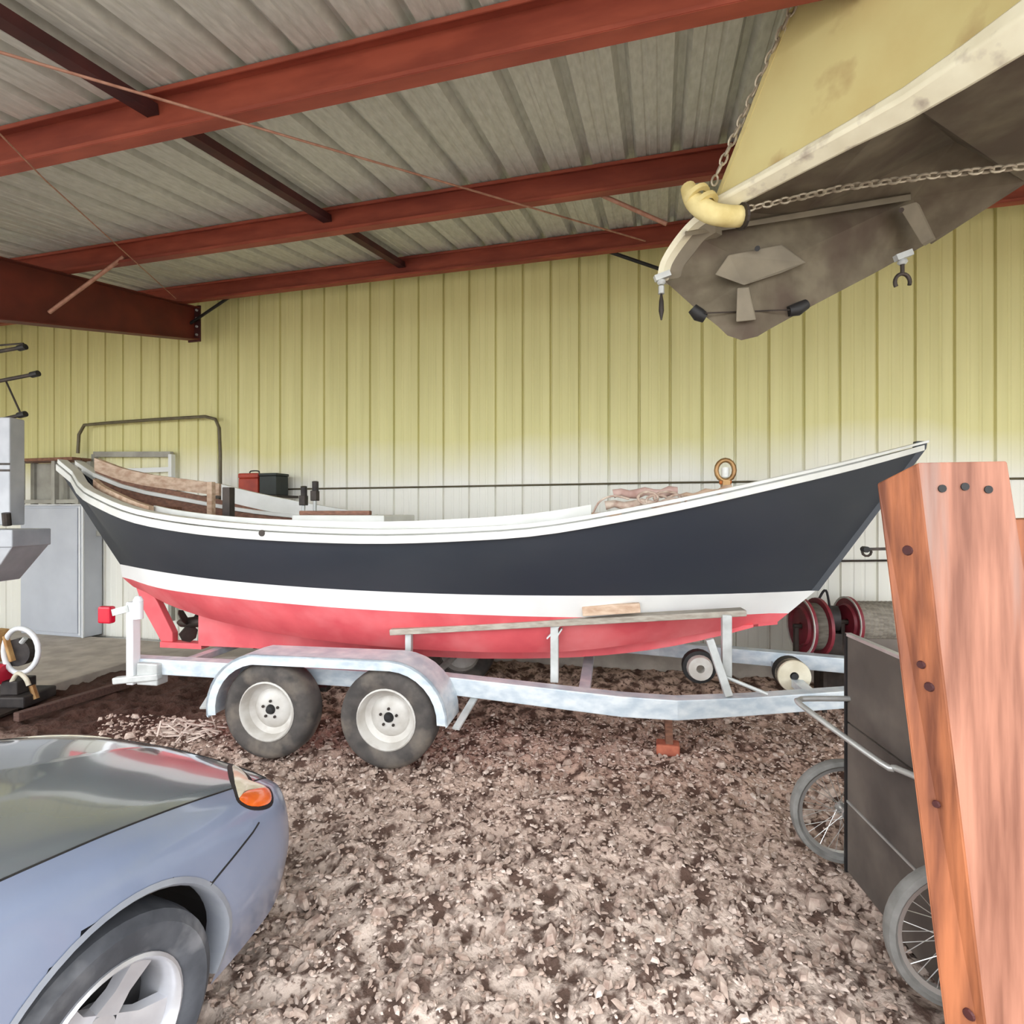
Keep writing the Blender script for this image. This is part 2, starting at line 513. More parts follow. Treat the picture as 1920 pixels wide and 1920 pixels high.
# rafters: tapered I beams under the purlins
def rafter(x, label, y0, y1, d0, d1, hw=.08):
    r = thing('roof_rafter', (x, y1, roof_z(y1) - .75), label, 'roof beam', 'red steel rafters')
    def zt(y): return roof_z(y) - .21
    def dp(y): return lerp(d0, d1, (y - y0) / (y1 - y0))
    m = MB()
    def pl(xa, xb, f0, f1):
        P = []
        for y in (y0, y1):
            P += [(x + xa, y, f0(y)), (x + xb, y, f0(y)), (x + xb, y, f1(y)), (x + xa, y, f1(y))]
        m.hexa(P)
    pl(-.004, .004, lambda y: zt(y) - dp(y), zt)
    m.build('web', 'rafter_red', r)
    m = MB(); pl(-hw, hw, lambda y: zt(y) - .01, zt); m.build('top_flange', 'rafter_red', r)
    m = MB(); pl(-hw, hw, lambda y: zt(y) - dp(y), lambda y: zt(y) - dp(y) + .012); m.build('bottom_flange', 'rafter_red', r)
    m = MB(); m.box((x - .09, x + .09), (y1, y1 + .016), (zt(y1) - d1 - .02, zt(y1) + .02)); m.build('end_plate', 'strut_dark', r)
    for k in range(4):
        z = zt(y1) - d1 + .06 + k * .1
        MB().disc((x + .05, y1 - .01, z), (0, 1, 0), .014, .02, 6).build('bolt', 'galv_dull', r)
    return r
rafter(-5.52, 'tapered dark red rafter at the left end, under the purlins', 1.2, 5.55, .69, .40)
rafter(.95, 'dark red rafter mostly hidden behind the hanging yellow boat', 2.3, 5.55, .15, .30, .05)

# flange braces and sway rods
def rod(name, pts, r, m, label, cat, group=None):
    return tag(MB().tube(pts, r, 8).build(name, m, smooth=60), label, cat, group)
rod('flange_brace', [atY(356, 607, 5.50), atY(442, 549, 5.42)], .017, 'black', 'short dark brace from the left rafter end up to the last purlin', 'brace', 'flange braces')
rod('flange_brace', [atY(92, 586, 3.76), atY(232, 482, 3.95)], .017, 'rod_rust', 'rust brown diagonal brace across the left rafter', 'brace', 'flange braces')
rod('flange_brace', [atY(1128, 366, 4.06), atY(1250, 420, 4.1)], .016, 'rod_rust', 'brown brace below the middle purlin beside the hanging boat', 'brace', 'flange braces')
rod('flange_brace', [atY(1142, 472, 5.38), atY(1262, 513, 5.5)], .018, 'black', 'black brace below the last purlin behind the hanging boat', 'brace', 'flange braces')
rod('sway_rod', [at_roof(-140, 57, .275), at_roof(560, 262, .262), at_roof(1210, 452, .25)], .0065, 'rod_rust', 'long thin pale rod crossing under all three purlins', 'rod', 'thin sway rods')
rod('sway_rod', [at_roof(-60, 190, .30), at_roof(85, 338, .28), at_roof(330, 560, .25)], .0045, 'rod_rust', 'thin rod running to the corner above the left rafter', 'rod', 'thin sway rods')

# ------------------------------------------------------------------ dory on its trailer
A10 = math.radians(10)
TT = (math.cos(A10), -math.sin(A10)); TN = (math.sin(A10), math.cos(A10))
def TR(s, q, z=0.0):
    """trailer frame: s towards the bow from the axles, q across away from the near wheels' faces"""
    return cw(-1.25 + s * TT[0] + q * TN[0], 3.67 + s * TT[1] + q * TN[1], z)
def solve(px, py, bf):
    """station and height of a hull point sighted at px,py whose half breadth is bf(s)"""
    u = (px - 960) / FPX
    s = 0.0
    for _ in range(60):
        q = 1.0 - bf(s)
        num = u * (3.67 + q * TN[1]) + 1.25 - q * TN[0]
        s2 = num / (TT[0] - u * TT[1])
        s = lerp(s, s2, .6)
    d = 3.67 + s * TT[1] + (1.0 - bf(s)) * TN[1]
    return s, EYE + (960 - py) / FPX * d
def breadth(s0, s1, bmax, bst, sm, pf=2.1, pa=2.2):
    def f(s):
        if s >= sm:
            t = min((s - sm) / (s1 - sm), 1); return bmax * (1 - t ** pf)
        t = min((sm - s) / (sm - s0), 1); return bst + (bmax - bst) * (1 - t ** pa)
    return f
LEV = {}
def level(key, bf, pix, n=40):
    pts = [solve(px, py, bf) for px, py in pix]
    pts.sort()
    C = catmull([(a, 0, b) for a, b in pts], 12)
    xs = [c.x for c in C]; zs = [c.z for c in C]
    s0, s1 = xs[0], xs[-1]
    row = []
    for i in range(n + 1):
        s = lerp(s0, s1, i / n)
        row.append((s, bf(s), interp(xs, zs, s)))
    LEV[key] = row
level('sheer', breadth(-2.97, 4.07, 1.06, .12, .35), [(110, 880), (150, 925), (190, 951), (250, 976), (340, 994), (450, 1006), (600, 1014), (720, 1016), (850, 1012), (1000, 1002), (1150, 978), (1300, 948), (1450, 914), (1600, 878), (1730, 842)])
level('stripe_top', breadth(-2.44, 3.37, .84, .13, .3, 2.0, 2.0), [(225, 1058), (300, 1072), (400, 1086), (600, 1103), (850, 1114), (1100, 1117), (1300, 1115), (1530, 1107)])
level('stripe_low', breadth(-2.40, 3.10, .77, .11, .25, 1.9, 1.9), [(229, 1082), (300, 1103), (450, 1123), (640, 1140), (850, 1151), (1050, 1157), (1300, 1156), (1478, 1150)])
level('chine', breadth(-2.26, 3.0, .50, .07, .2, 1.9, 1.7), [(250, 1100), (310, 1131), (400, 1162), (520, 1188), (640, 1205), (850, 1221), (1050, 1222), (1200, 1206), (1350, 1182), (1458, 1166)])
def pt(c, side, out=0.0, dz=0.0):
    s, b, z = c
    return TR(s, 1.0 + side * (b + out), z + dz)
NS = 41
dory = thing('dory', TR(.5, 1.0, .5), 'long navy dory with white boot stripe and red bottom on a trailer', 'boat')
def skin(name, ka, kb, m, rows=5, bulge=0.0):
    for side, lab in ((-1, 'near side'), (1, 'far side')):
        b = MB(); R = []
        for i in range(NS):
            A = pt(LEV[ka][i], side); B = pt(LEV[kb][i], side)
            r = []
            for k in range(rows + 1):
                t = k / rows
                p = A.lerp(B, t)
                n = (TR(0, 1, 0) - TR(0, 0, 0)) * side
                r.append(p + n * bulge * math.sin(math.pi * t) * min(1, LEV[ka][i][1] * 2))
            R.append(r)
        b.loft(R)
        b.build(name, m, dory, smooth=40)
skin('topside', 'sheer', 'stripe_top', 'navy', 5, .02)
skin('boot_stripe', 'stripe_top', 'stripe_low', 'stripe_white', 2)
skin('bottom_plank', 'stripe_low', 'chine', 'boat_red', 4, .012)
b = MB(); b.loft([[pt(c, -1), TR(c[0], 1.0, c[2] - .02), pt(c, 1)] for c in LEV['chine']]); b.build('bottom', 'boat_red', dory, smooth=40)
# transom
T = [LEV[k][0] for k in ('sheer', 'stripe_top', 'stripe_low', 'chine')]
b = MB(); poly = [pt(c, -1) for c in T] + [pt(c, 1) for c in reversed(T)]
b.v = [tuple(p) for p in poly]; b.f = [(0, 1, 6, 7), (1, 2, 5, 6), (2, 3, 4, 5)]
b.build('transom', 'navy', dory)
# stem post
b = MB()
SP = [LEV[k][-1] for k in ('sheer', 'stripe_top', 'stripe_low', 'chine')]
stem = [TR(SP[0][0] + .02, 1, SP[0][2] + .055)] + [TR(c[0] + .012, 1, c[2]) for c in SP]
dn = TR(0, 1, 0) - TR(0, 0, 0); ds = TR(1, 0, 0) - TR(0, 0, 0)
b.ribbon([p - dn * .022 for p in stem[:3]], [p + dn * .022 for p in stem[:3]], [p + dn * .022 - ds * .07 for p in stem[:3]], [p - dn * .022 - ds * .07 for p in stem[:3]])
b.build('stem', 'navy', dory)
# keel plank and deadwood
kz = .505
ks = [c for c in LEV['chine']]
b = MB(); top = []; bot = []
s_a, s_f = -1.72, 2.92
for i in range(26):
    s = lerp(s_a, s_f, i / 25)
    zc = interp([c[0] for c in ks], [c[2] for c in ks], s)
    top.append((s, zc + .01)); bot.append((s, lerp(kz, zc - .01, max(0, (s - .7) / 2.22) ** 1.35)))
b.ribbon([TR(s, .94, z) for s, z in bot], [TR(s, 1.06, z) for s, z in bot], [TR(s, 1.06, z) for s, z in top], [TR(s, .94, z) for s, z in top])
b.build('keel', 'boat_red', dory)
# rudder and heel shoe
b = MB()
rp = [(-2.42, 1.10), (-2.30, 1.10), (-2.16, .88), (-2.00, .60), (-2.00, .52), (-2.12, .52), (-2.30, .80)]
b.prism([TR(s, .96, z) for s, z in rp], dn * .07); b.build('rudder', 'boat_red', dory, bevel=.008)
b = MB(); b.box((-2.12, -1.70), (.95, 1.05), (.47, .52), TR); b.build('heel_shoe', 'boat_red', dory)
# shaft and propeller
pr = thing('propeller', TR(-1.86, .98, .70), None, None); pr.parent = dory; pr.location = Vector(pr['_w']) - Vector(dory['_w'])
b = MB(); b.tube([TR(-1.98, 1, .69), TR(-1.94, 1, .69), TR(-1.80, 1, .70), TR(-1.66, 1, .71)], [.015, .04, .05, .03], 14); b.build('hub', 'dark_metal', pr, smooth=50)
for k in range(3):
    th = k * 2.094 + .4
    o = TR(-1.86, 1, .695)
    r1 = dn * math.cos(th) + Vector((0, 0, math.sin(th))); r2 = ds * .5 + (dn * -math.sin(th) + Vector((0, 0, math.cos(th)))) * .8
    P = [o + r1 * a + r2 * c for a, c in ((.03, -.03), (.10, -.085), (.16, -.05), (.175, .01), (.14, .06), (.07, .07), (.03, .03))]
    MB().prism(P, ds * .012).build('blade', 'dark_metal', pr)
# gunwale: rub rail, cap and inner wale each side
for side in (-1, 1):
    S = [LEV['sheer'][i] for i in range(NS)]
    def hgt(c):   # rail deepens amidships and aft
        return interp([-3, -1, 1.0, 4.1], [.095, .095, .075, .055], c[0])
    b = MB()
    b.ribbon([pt(c, side, -.02, -.012) for c in S], [pt(c, side, .028, -.012) for c in S], [pt(c, side, .028, hgt(c) * .5) for c in S], [pt(c, side, -.02, hgt(c) * .5) for c in S])
    b.build('rub_rail', 'boat_white', dory, bevel=.004)
    b = MB()
    b.ribbon([pt(c, side, -.085, hgt(c) * .5 + .009) for c in S], [pt(c, side, .016, hgt(c) * .5 + .009) for c in S], [pt(c, side, .012, hgt(c)) for c in S], [pt(c, side, -.085, hgt(c)) for c in S])
    b.build('gunwale_cap', 'boat_white', dory, bevel=.004)
# inside lining and deck
b = MB(); b.loft([[TR(c[0], 1 - max(c[1] - .06, 0), c[2] - .015), TR(c[0], 1, c[2] - .015), TR(c[0], 1 + max(c[1] - .06, 0), c[2] - .015)] for c in LEV['sheer'][14:]])
b.build('deck', 'boat_white', dory)
b = MB(); b.loft([[TR(c[0], 1 - max(c[1] - .06, .02) * .74, c[2] - .20), TR(c[0], 1, c[2] - .22), TR(c[0], 1 + max(c[1] - .06, .02) * .74, c[2] - .20)] for c in LEV['sheer'][3:15]])
b.build('cockpit_sole', 'wood_brown', dory)
b = MB(); c = LEV['sheer'][14]
b.box((c[0] - .02, c[0] + .02), (1 - c[1] * .72, 1 + c[1] * .72), (c[2] - .22, c[2] - .01), TR); b.build('bulkhead', 'boat_white', dory)
def sz(s): return interp([c[0] for c in LEV['sheer']], [c[2] for c in LEV['sheer']], s)
def sb(s): return interp([c[0] for c in LEV['sheer']], [c[1] for c in LEV['sheer']], s)
# coaming: long white board inside the near rail, bare wood towards the stern
def coaming(s0, s1, side, inn, up0, up1, m, name='coaming', n=18, th=.03, hh=None):
    b = MB(); A, B, Cc, D = [], [], [], []
    for i in range(n + 1):
        s = lerp(s0, s1, i / n); z = sz(s); bb = max(sb(s) - inn, .03)
        u = lerp(up0, up1, i / n)
        zl = z - .05 if hh is None else z + u - hh
        A.append(TR(s, 1 + side * bb, zl)); B.append(TR(s, 1 + side * (bb - th), zl))
        Cc.append(TR(s, 1 + side * (bb - th), z + u)); D.append(TR(s, 1 + side * bb, z + u))
    b.ribbon(A, B, Cc, D); return b.build(name, m, dory)
coaming(-1.75, 1.75, -1, .20, .115, .135, 'boat_white')
coaming(-2.75, -1.72, -1, .13, .13, .115, 'wood_pale', 'stern_rail', 14, .05)
coaming(-2.95, -.7, 1, .02, .15, .13, 'wood_brown', 'far_bulwark', 16, .03)
coaming(-2.95, -2.0, 1, .0, .23, .30, 'wood_pale', 'far_rail', 14, .06, .12)
coaming(-1.98, -.5, 1, .0, .30, .15, 'boat_white', 'far_rail', 16, .06, .16)
coaming(-2.9, -2.0, -1, .06, .045, .045, 'wood_brown', 'stern_wale', 14, .02)
# posts on the stern quarters
for s, q, z0, z1, w, m in ((-1.92, 1.35, 1.45, 1.98, .055, 'wood_pale'), (-1.33, .82, 1.52, 1.90, .07, 'dark_metal')):
    MB().box((s - w / 2, s + w / 2), (q - w / 2, q + w / 2), (z0, z1), TR).build('bitt_post', m, dory, bevel=.005)
b = MB(); b.box((-2.35, -2.2), (.75, 1.3), (1.70, 1.74), TR); b.build('stern_thwart', 'wood_brown', dory)
# small scupper in the rail, hatch with a wooden bar
b = MB(); b.disc(TR(-.42, 1 - sb(-.42) - .03, sz(-.42) + .035), dn, .022, .01, 12); b.build('scupper', 'dark_metal', dory)
b = MB(); b.box((-.62, .16), (.62, 1.3), (1.56, 1.665), TR); b.build('hatch', 'boat_white', dory, bevel=.01)
b = MB(); b.box((-.58, .02), (.66, .71), (1.665, 1.70), TR); b.build('hatch_rail', 'wood_brown', dory, bevel=.006)
b = MB(); b.box((1.55, 1.95), (.42, .5), (1.66, 1.685), TR); b.build('oar_chock', 'wood_pale', dory, bevel=.004)
# bow eye
b = MB(); e = TR(3.66, 1, 1.40)
b.tube([e + ds * (.05 + .03 * math.cos(t * .628)) + Vector((0, 0, .03 * math.sin(t * .628))) for t in range(10)], .009, 6, closed=True); b.build('bow_eye', 'dark_metal', dory)

# stands carrying dark clamps amidships
for s, q, h, lab in ((-.86, 1.2, .30, 'dark rod holder on a short grey post, the lower of two in the dory'), (-.72, 1.15, .34, 'dark rod holder on a short grey post, the taller of two in the dory')):
    r = thing('rod_holder', TR(s, q, 1.60), lab, 'rod holder', 'rod holders standing in the dory')
    MB().tube([TR(s, q, 1.52), TR(s, q, 1.60 + h - .12)], .016, 8).build('post', 'galv_dull', r)
    MB().box((s - .03, s + .03), (q - .03, q + .03), (1.60 + h - .15, 1.60 + h - .06), TR).build('clamp', 'dark_metal', r, bevel=.006)
    MB().tube([TR(s + .005, q, 1.60 + h - .07), TR(s + .015, q - .02, 1.60 + h + .02)], .028, 10).build('cup', 'engine_dark', r, smooth=50)
    MB().box((s - .035, s + .035), (q - .035, q + .035), (1.505, 1.525), TR).build('base', 'galv_dull', r)

# heap of rope and rolled cloth on the foredeck, lantern beside it
def onrail(px, py, q):
    u = (px - 960) / FPX
    s = (u * (3.67 + q * TN[1]) + 1.25 - q * TN[0]) / (TT[0] - u * TT[1])
    d = 3.67 + s * TT[1] + q * TN[1]
    return TR(s, q, EYE + (960 - py) / FPX * d)
def roll(name, px0, py0, px1, py1, q, r, m, label, cat):
    a = onrail(px0, py0, q); c = onrail(px1, py1, q)
    P = [a.lerp(c, i / 8) + Vector((0, 0, .012 * math.sin(i * 1.9))) for i in range(9)]
    return tag(MB().tube(P, [r * (.75 + .3 * math.sin(i * 2.3 + 1) ** 2) for i in range(9)], 10).build(name, m, smooth=60), label, cat)
roll('rolled_cloth', 1135, 948, 1275, 943, .55, .035, 'rope_beige', 'beige rolled cloth lying along the dory foredeck rail', 'cloth')
roll('rolled_cloth', 1150, 926, 1270, 922, .75, .036, 'cloth_pink', 'pinkish folded cloth on top of the foredeck heap', 'cloth')
roll('wooden_board', 1275, 932, 1372, 915, .75, .022, 'wood_pale', 'short pale wooden board below the brass ring on the foredeck', 'board')
r = thing('rope_coil', onrail(1235, 935, .6), 'loose coil of pale rope on the foredeck heap', 'rope')
for k in range(4):
    o = onrail(1215 + k * 18, 934 + (k % 2) * 6, .52 + .05 * k); a = .07 + .012 * (k % 3)
    tl = .9 + .3 * k
    P = [o + ds * a * math.cos(t * .5236) + Vector((0, 0, .045 * math.sin(t * .5236))) + dn * .05 * math.sin(t * .5236 + tl) for t in range(12)]
    MB().tube(P, .010, 7, closed=True).build('loop', 'rope_beige', r, smooth=60)
P = [onrail(x, y, .45) for x, y in ((1112, 962), (1125, 940), (1150, 930), (1180, 936))]
MB().tube(catmull(P, 5), .008, 6).build('tail', 'rope_beige', r, smooth=60)
o = onrail(1360, 882, .8)
r = thing('fairlead', onrail(1360, 918, .8), 'brass ring fitting standing on the dory foredeck', 'fitting')
MB().tube([o + ds * .062 * math.cos(t * .3927) + Vector((0, 0, .075 * math.sin(t * .3927))) for t in range(16)], .017, 8, closed=True).build('ring', 'brass', r, smooth=60)
MB().tube([o + Vector((0, 0, -.05)), o + Vector((0, 0, .02))], .028, 10).build('float', 'boat_white', r, smooth=60)
MB().bar(o + Vector((0, 0, -.075)), o + Vector((0, 0, -.15)), .09, .05, ds).build('base', 'brass', r)
MB().tube([o + ds * -.04 + Vector((0, 0, -.085)), o + ds * .04 + Vector((0, 0, -.085))], .016, 8).build('lashing', 'orange_rope', r)

# ------------------------------------------------------------------ trailer
tr = thing('boat_trailer', TR(0, 1.0, 0), 'galvanised tandem axle boat trailer under the dory', 'trailer')
RZ0, RZ1 = .46, .575
def rail(q, pts, name='side_rail'):
    b = MB(); w = .055
    A = [TR(s, qq - w, z0) for s, qq, z0, z1 in pts]; B = [TR(s, qq + w, z0) for s, qq, z0, z1 in pts]
    C = [TR(s, qq + w, z1) for s, qq, z0, z1 in pts]; D = [TR(s, qq - w, z1) for s, qq, z0, z1 in pts]
    b.ribbon(A, B, C, D); b.build(name, 'galv', tr, bevel=.006)
# near rail bends in towards the tongue beyond s=2.1
for q, sg, dr in ((.30, 1, .07), (1.70, -1, 0)):
    rail(q, [(-1.75, q, RZ0, RZ1), (-.6, q, RZ0, RZ1), (.7, q, .445, .565), (1.95, q, .43 - dr, .55 - dr * .8), (2.3, q + sg * .03, .42 - dr, .55 - dr), (2.75, q + sg * .16, .43 - dr, .55 - dr), (4.3, q + sg * .60, .46 - dr * .6, .57 - dr * .6)])
for s in (-1.55, -.05, 1.7, 3.2):
    w = .64 if s < 2 else .38
    MB().box((s - .04, s + .04), (1 - w, 1 + w), (.43, .485), TR).build('cross_member', 'galv', tr, bevel=.005)
MB().box((3.9, 5.3), (.955, 1.045), (.40, .49), TR).build('tongue', 'galv', tr, bevel=.005)
# wheels: two near, two far
def wheel(s, q, outw):
    w = thing('wheel', TR(s, q, .33), None, None); w.parent = tr; w.location = Vector(w['_w']) - Vector(tr['_w'])
    ax = dn * outw; o = TR(s, q, .33)
    T = [(.20, -.085), (.23, -.10), (.285, -.105), (.318, -.085), (.33, -.05), (.332, 0), (.33, .05), (.318, .085), (.285, .105), (.23, .10), (.20, .085)]
    MB().lathe(T, o, ax, 40).build('tyre', 'tyre', w, smooth=40)
    for k in range(28):
        th = 2 * math.pi * k / 28
    R = [(.205, -.09), (.205, .092), (.196, .098), (.186, .086), (.172, .03), (.135, .012), (.115, .030), (.07, .040), (.035, .04), (.035, .0), (.18, -.02)]
    MB().lathe(R, o, ax, 36).build('rim', 'rim_white', w, smooth=35)
    MB().lathe([(.001, .065), (.024, .062), (.033, .045), (.036, .02), (.001, .02)], o, ax, 16).build('hub_cap', 'black', w, smooth=40)
    for k in range(5):
        th = 2 * math.pi * k / 5 + .3
        c = o + (ds * math.cos(th) + Vector((0, 0, math.sin(th)))) * .058 + ax * .044
        MB().disc(c, ax, .010, .012, 6).build('lug_nut', 'dark_metal', w)
for s in (.43, -.43):
    wheel(s, .10, -1); wheel(s, 1.90, 1)
for s in (.43, -.43):
    MB().tube([TR(s, .14, .33), TR(s, 1.86, .33)], .03, 10).build('axle', 'galv_dull', tr)
    MB().box((s - .30, s + .30), (.27, .33), (.40, .43), TR).build('leaf_spring', 'dark_metal', tr)
# fenders: long arch over both wheels
def fender(q0, q1):
    P = []
    R = .40; zc = .345
    for k in range(9):
        th = math.radians(188 - k * 88 / 8); P.append((-.46 + R * math.cos(th), zc + R * .97 * math.sin(th)))
    for k in range(9):
        th = math.radians(88 - k * 90 / 8); P.append((.46 + R * math.cos(th), zc + R * .97 * math.sin(th)))
    b = MB()
    inn = [(s + (.0 if abs(s) < .46 else (-.012 if s > 0 else .012)), z - .012) for s, z in P]
    b.ribbon([TR(s, q0, z) for s, z in P], [TR(s, q1, z) for s, z in P], [TR(s, q1, z) for s, z in inn], [TR(s, q0, z) for s, z in inn])
    f = b.build('fender', 'galv', tr, smooth=40)
    # outer skirt, turned down along the edge
    b = MB(); low = []
    for i, (s, z) in enumerate(P):
        c = Vector((s - max(-.46, min(.46, s)), z - zc)); 
        if c.length > 1e-5: c.normalize()
        low.append((s - c.x * .07, z - c.y * .07))
    b.ribbon([TR(s, q0, z) for s, z in P], [TR(s, q0 + .008, z) for s, z in P], [TR(s, q0 + .008, z) for s, z in low], [TR(s, q0, z) for s, z in low])
    b.build('skirt', 'galv', f, smooth=40)
fender(-.03, .24); fender(2.03, 1.76)
for s, z in ((-.92, .32), (.90, .30)):
    MB().bar(TR(s, .02, z), TR(s + (-.06 if s < 0 else .06), .28, z + .12), .05, .012).build('step_bracket', 'galv_dull', tr)
# bunk boards on posts
bk = MB(); a = onrail(735, 1183, .34); c = onrail(1395, 1147, .52)
bk.bar(a, c, .12, .042); bk.build('bunk_board', 'wood_grey', tr, bevel=.006)
a2, c2 = TR(.42, 1.66, .78), TR(2.6, 1.48, .93)
MB().bar(a2, c2, .12, .042).build('bunk_board', 'wood_grey', tr, bevel=.006)
def post(px, py0, py1, q, w):
    a = onrail(px, py0, q); c = onrail(px, py1, q)
    MB().bar(a, c, w, w, ds).build('bunk_post', 'galv_dull', tr, bevel=.004)
post(767, 1182, 1225, .36, .045)
post(1040, 1172, 1278, .42, .055)
post(1362, 1152, 1268, .46, .06)
MB().bar(onrail(1050, 1172, .42), onrail(1026, 1196, .42), .01, .06, dn).build('gusset', 'galv_dull', tr)
MB().bar(onrail(1054, 1178, .42), onrail(1040, 1200, .42), .01, .06, dn).build('gusset', 'galv_dull', tr)
# keel roller arms at the front
MB().bar(onrail(1330, 1198, .44), onrail(1366, 1304, .40), .05, .07, dn).build('bow_strut', 'galv_dull', tr, bevel=.004)
MB().tube([onrail(1362, 1270, .42), onrail(1440, 1302, .34)], .012, 8).build('tie_rod', 'galv_dull', tr)
o = onrail(1312, 1252, .85)
kr = MB(); kr.lathe([(.03, -.04), (.085, -.04), (.095, 0), (.085, .04), (.03, .04)], o, dn, 20); kr.build('keel_roller', 'rim_white', tr, smooth=40)
MB().lathe([(.085, -.03), (.12, -.03), (.125, 0), (.12, .05), (.085, .05)], o + dn * .04, dn, 20).build('roller_tyre', 'black', tr, smooth=40)
o = onrail(1487, 1266, .9)
jw = thing('jack_wheel', o, None, None); jw.parent = tr; jw.location = Vector(jw['_w']) - Vector(tr['_w'])
MB().lathe([(.03, -.03), (.112, -.035), (.116, -.02), (.116, .03), (.03, .03)], o, dn, 28).build('disc', 'cream_wheel', jw, smooth=40)
MB().disc(o - dn * .03, dn, .024, .02, 10).build('axle_end', 'black', jw)
MB().lathe([(.116, -.02), (.116, .11), (.03, .11), (.03, .0)], o, dn, 28).build('tyre', 'black', jw, smooth=40)
# winch stand at the bow
a = onrail(1622, 1030, .98)
wp = TR(4.32, 1.0, a.z + .02)
MB().bar(TR(4.32, 1.0, .45), wp, .06, .06, ds).build('winch_post', 'galv_dull', tr)
MB().bar(a - ds * .02, wp, .02, .02).build('winch_strap', 'dark_metal', tr)
MB().tube([a + dn * .03 + Vector((0, 0, .0)), a - dn * .03 + Vector((0, 0, .0))], .022, 10).build('bow_stop', 'black', tr)
# rear light arm, light and guide post
g0 = onrail(250, 1282, .22); g1 = onrail(250, 1128, .22)
MB().bar(g0, g1, .075, .06, ds).build('guide_post', 'pvc', tr, bevel=.008)
MB().tube([onrail(259, 1160, .18), onrail(259, 1128, .18)], .035, 12).build('guide_cap', 'pvc', tr, smooth=50)
q = onrail(259, 1126, .18); MB().lathe([(.001, .035), (.02, .03), (.036, .0), (.03, -.01), (.001, -.01)], q, (0, 0, 1), 14).build('cap_dome', 'pvc', tr, smooth=60)
MB().bar(onrail(215, 1148, .2), onrail(245, 1140, .2), .05, .05).build('light_bracket', 'galv_dull', tr)
q = onrail(200, 1150, .2)
lp = MB(); lp.box((-.055, .055), (-.03, .03), (-.075, .055), lambda x, y, z: q + ds * x + dn * y + Vector((0, 0, z))); lp.build('tail_light', 'red_lens', tr, bevel=.015)
q = onrail(285, 1262, .25)
MB().box((-.09, .09), (-.05, .06), (-.08, .085), lambda x, y, z: q + ds * x + dn * y + Vector((0, 0, z))).build('end_bracket', 'galv_dull', tr, bevel=.01)
MB().bar(onrail(215, 1276, .18), onrail(300, 1268, .22), .06, .05).build('bumper_step', 'galv_dull', tr, bevel=.01)
# block of wood wedged on the bunk and a brick under the frame
tag(MB().bar(onrail(1092, 1146, .40), onrail(1200, 1139, .42), .05, .065).build('wood_block', 'wood_pale', bevel=.006), 'light wooden block wedged between the trailer bunk and hull', 'block')
o = atZ(1255, 1392, .05)
bs = thing('support_stand', (o.x, o.y, 0), 'small rusty stand on the dirt under the front of the trailer rail', 'stand')
MB().bar((o.x, o.y, -.02), (o.x - .01, o.y + .0, .27), .07, .05, ds).build('post', 'wood_brown', bs)
MB().box((o.x - .09, o.x + .07), (o.y - .06, o.y + .06), (-.03, .05)).build('foot', 'brick_red', bs, bevel=.012)

# ------------------------------------------------------------------ boat hanging from the roof
hb = thing('hanging_boat', at(1500, 450, 2.75), 'weathered yellow boat hung from the roof by chains, seen from below', 'boat')
ZR = 3.19
def rimp(px, py): return atZ(px, py, ZR)
near = [rimp(1332, 392), rimp(1420, 345), rimp(1500, 301), rimp(1600, 246), rimp(1700, 190), rimp(1810, 118), rimp(1920, 42), rimp(2080, -70)]
back = Vector((cw(.835, .55)))           # direction across the boat, away from the camera
# yellow topside: leaning panel with thickness, foot on the rail
rise = .62
tops = []
for i, p in enumerate(near):
    h = [.66, .62, .52, .42, .33, .29, .26, .26][i]
    fwd = (near[-1] - near[0]).normalized()
    tops.append(p + Vector((0, 0, h)) + back * .02 + fwd * (.41 * (1 - i / (len(near) - 1)) if i < 7 else 0))
b = MB(); b.ribbon(near, [p + back * .03 for p in near], [p + back * .03 for p in tops], tops); b.build('topside', 'hang_yellow', hb, smooth=30)
# stern closing panel
q0 = near[0] + back * .62; q1 = tops[0] + back * .62 - Vector((0, 0, .25))
b = MB(); b.ribbon([near[0], tops[0]], [near[0] + fwd * .03, tops[0] + fwd * .03], [q0 + fwd * .03, q1 + fwd * .03], [q0, q1]); b.build('transom', 'hang_yellow', hb)
# thick white rail along the chine, deeper towards the bow
b = MB(); A, B, C, D = [], [], [], []
for i, p in enumerate(near):
    h = [.04, .043, .046, .05, .06, .07, .08, .08][i]
    A.append(p - back * .05 + Vector((0, 0, -.012))); B.append(p + back * .02 + Vector((0, 0, -h * 1.15))); C.append(p + back * .06); D.append(p - back * .035 + Vector((0, 0, h * .7)))
b.ribbon(A, B, C, D); b.build('chine_rail', 'hang_rail', hb, bevel=.012, smooth=60)
# bottom: between the near chine and the far chine, sagging to the keel
L = [at(1297, 440, 2.84), at(1500, 407, 2.86), at(1712, 372, 2.9)]
S6, S7, S8 = at(1742, 455, 3.05), at(1920, 340, 2.75), at(2120, 215, 2.45)
M1, M2, M3 = at(1590, 335, 2.86), at(1790, 265, 2.62), at(1990, 150, 2.2)
b = MB()
b.v = [tuple(p) for p in [near[0], near[2], near[4], near[6], near[7], L[0], L[1], L[2], M2, S6, S7, S8]]
b.f = [(0, 1, 6, 5), (1, 2, 8, 7, 6), (2, 3, 10, 8), (3, 4, 11, 10), (7, 8, 10, 9)]
b.build('hull_bottom', 'hang_grey', hb)
e = [S6, S7, S8]; lift = [p + Vector((0, 0, .22)) + back * .03 for p in e]
b = MB(); b.ribbon(e, [p + back * .03 for p in e], [p + back * .03 for p in lift], lift); b.build('far_topside', 'hang_grey', hb)
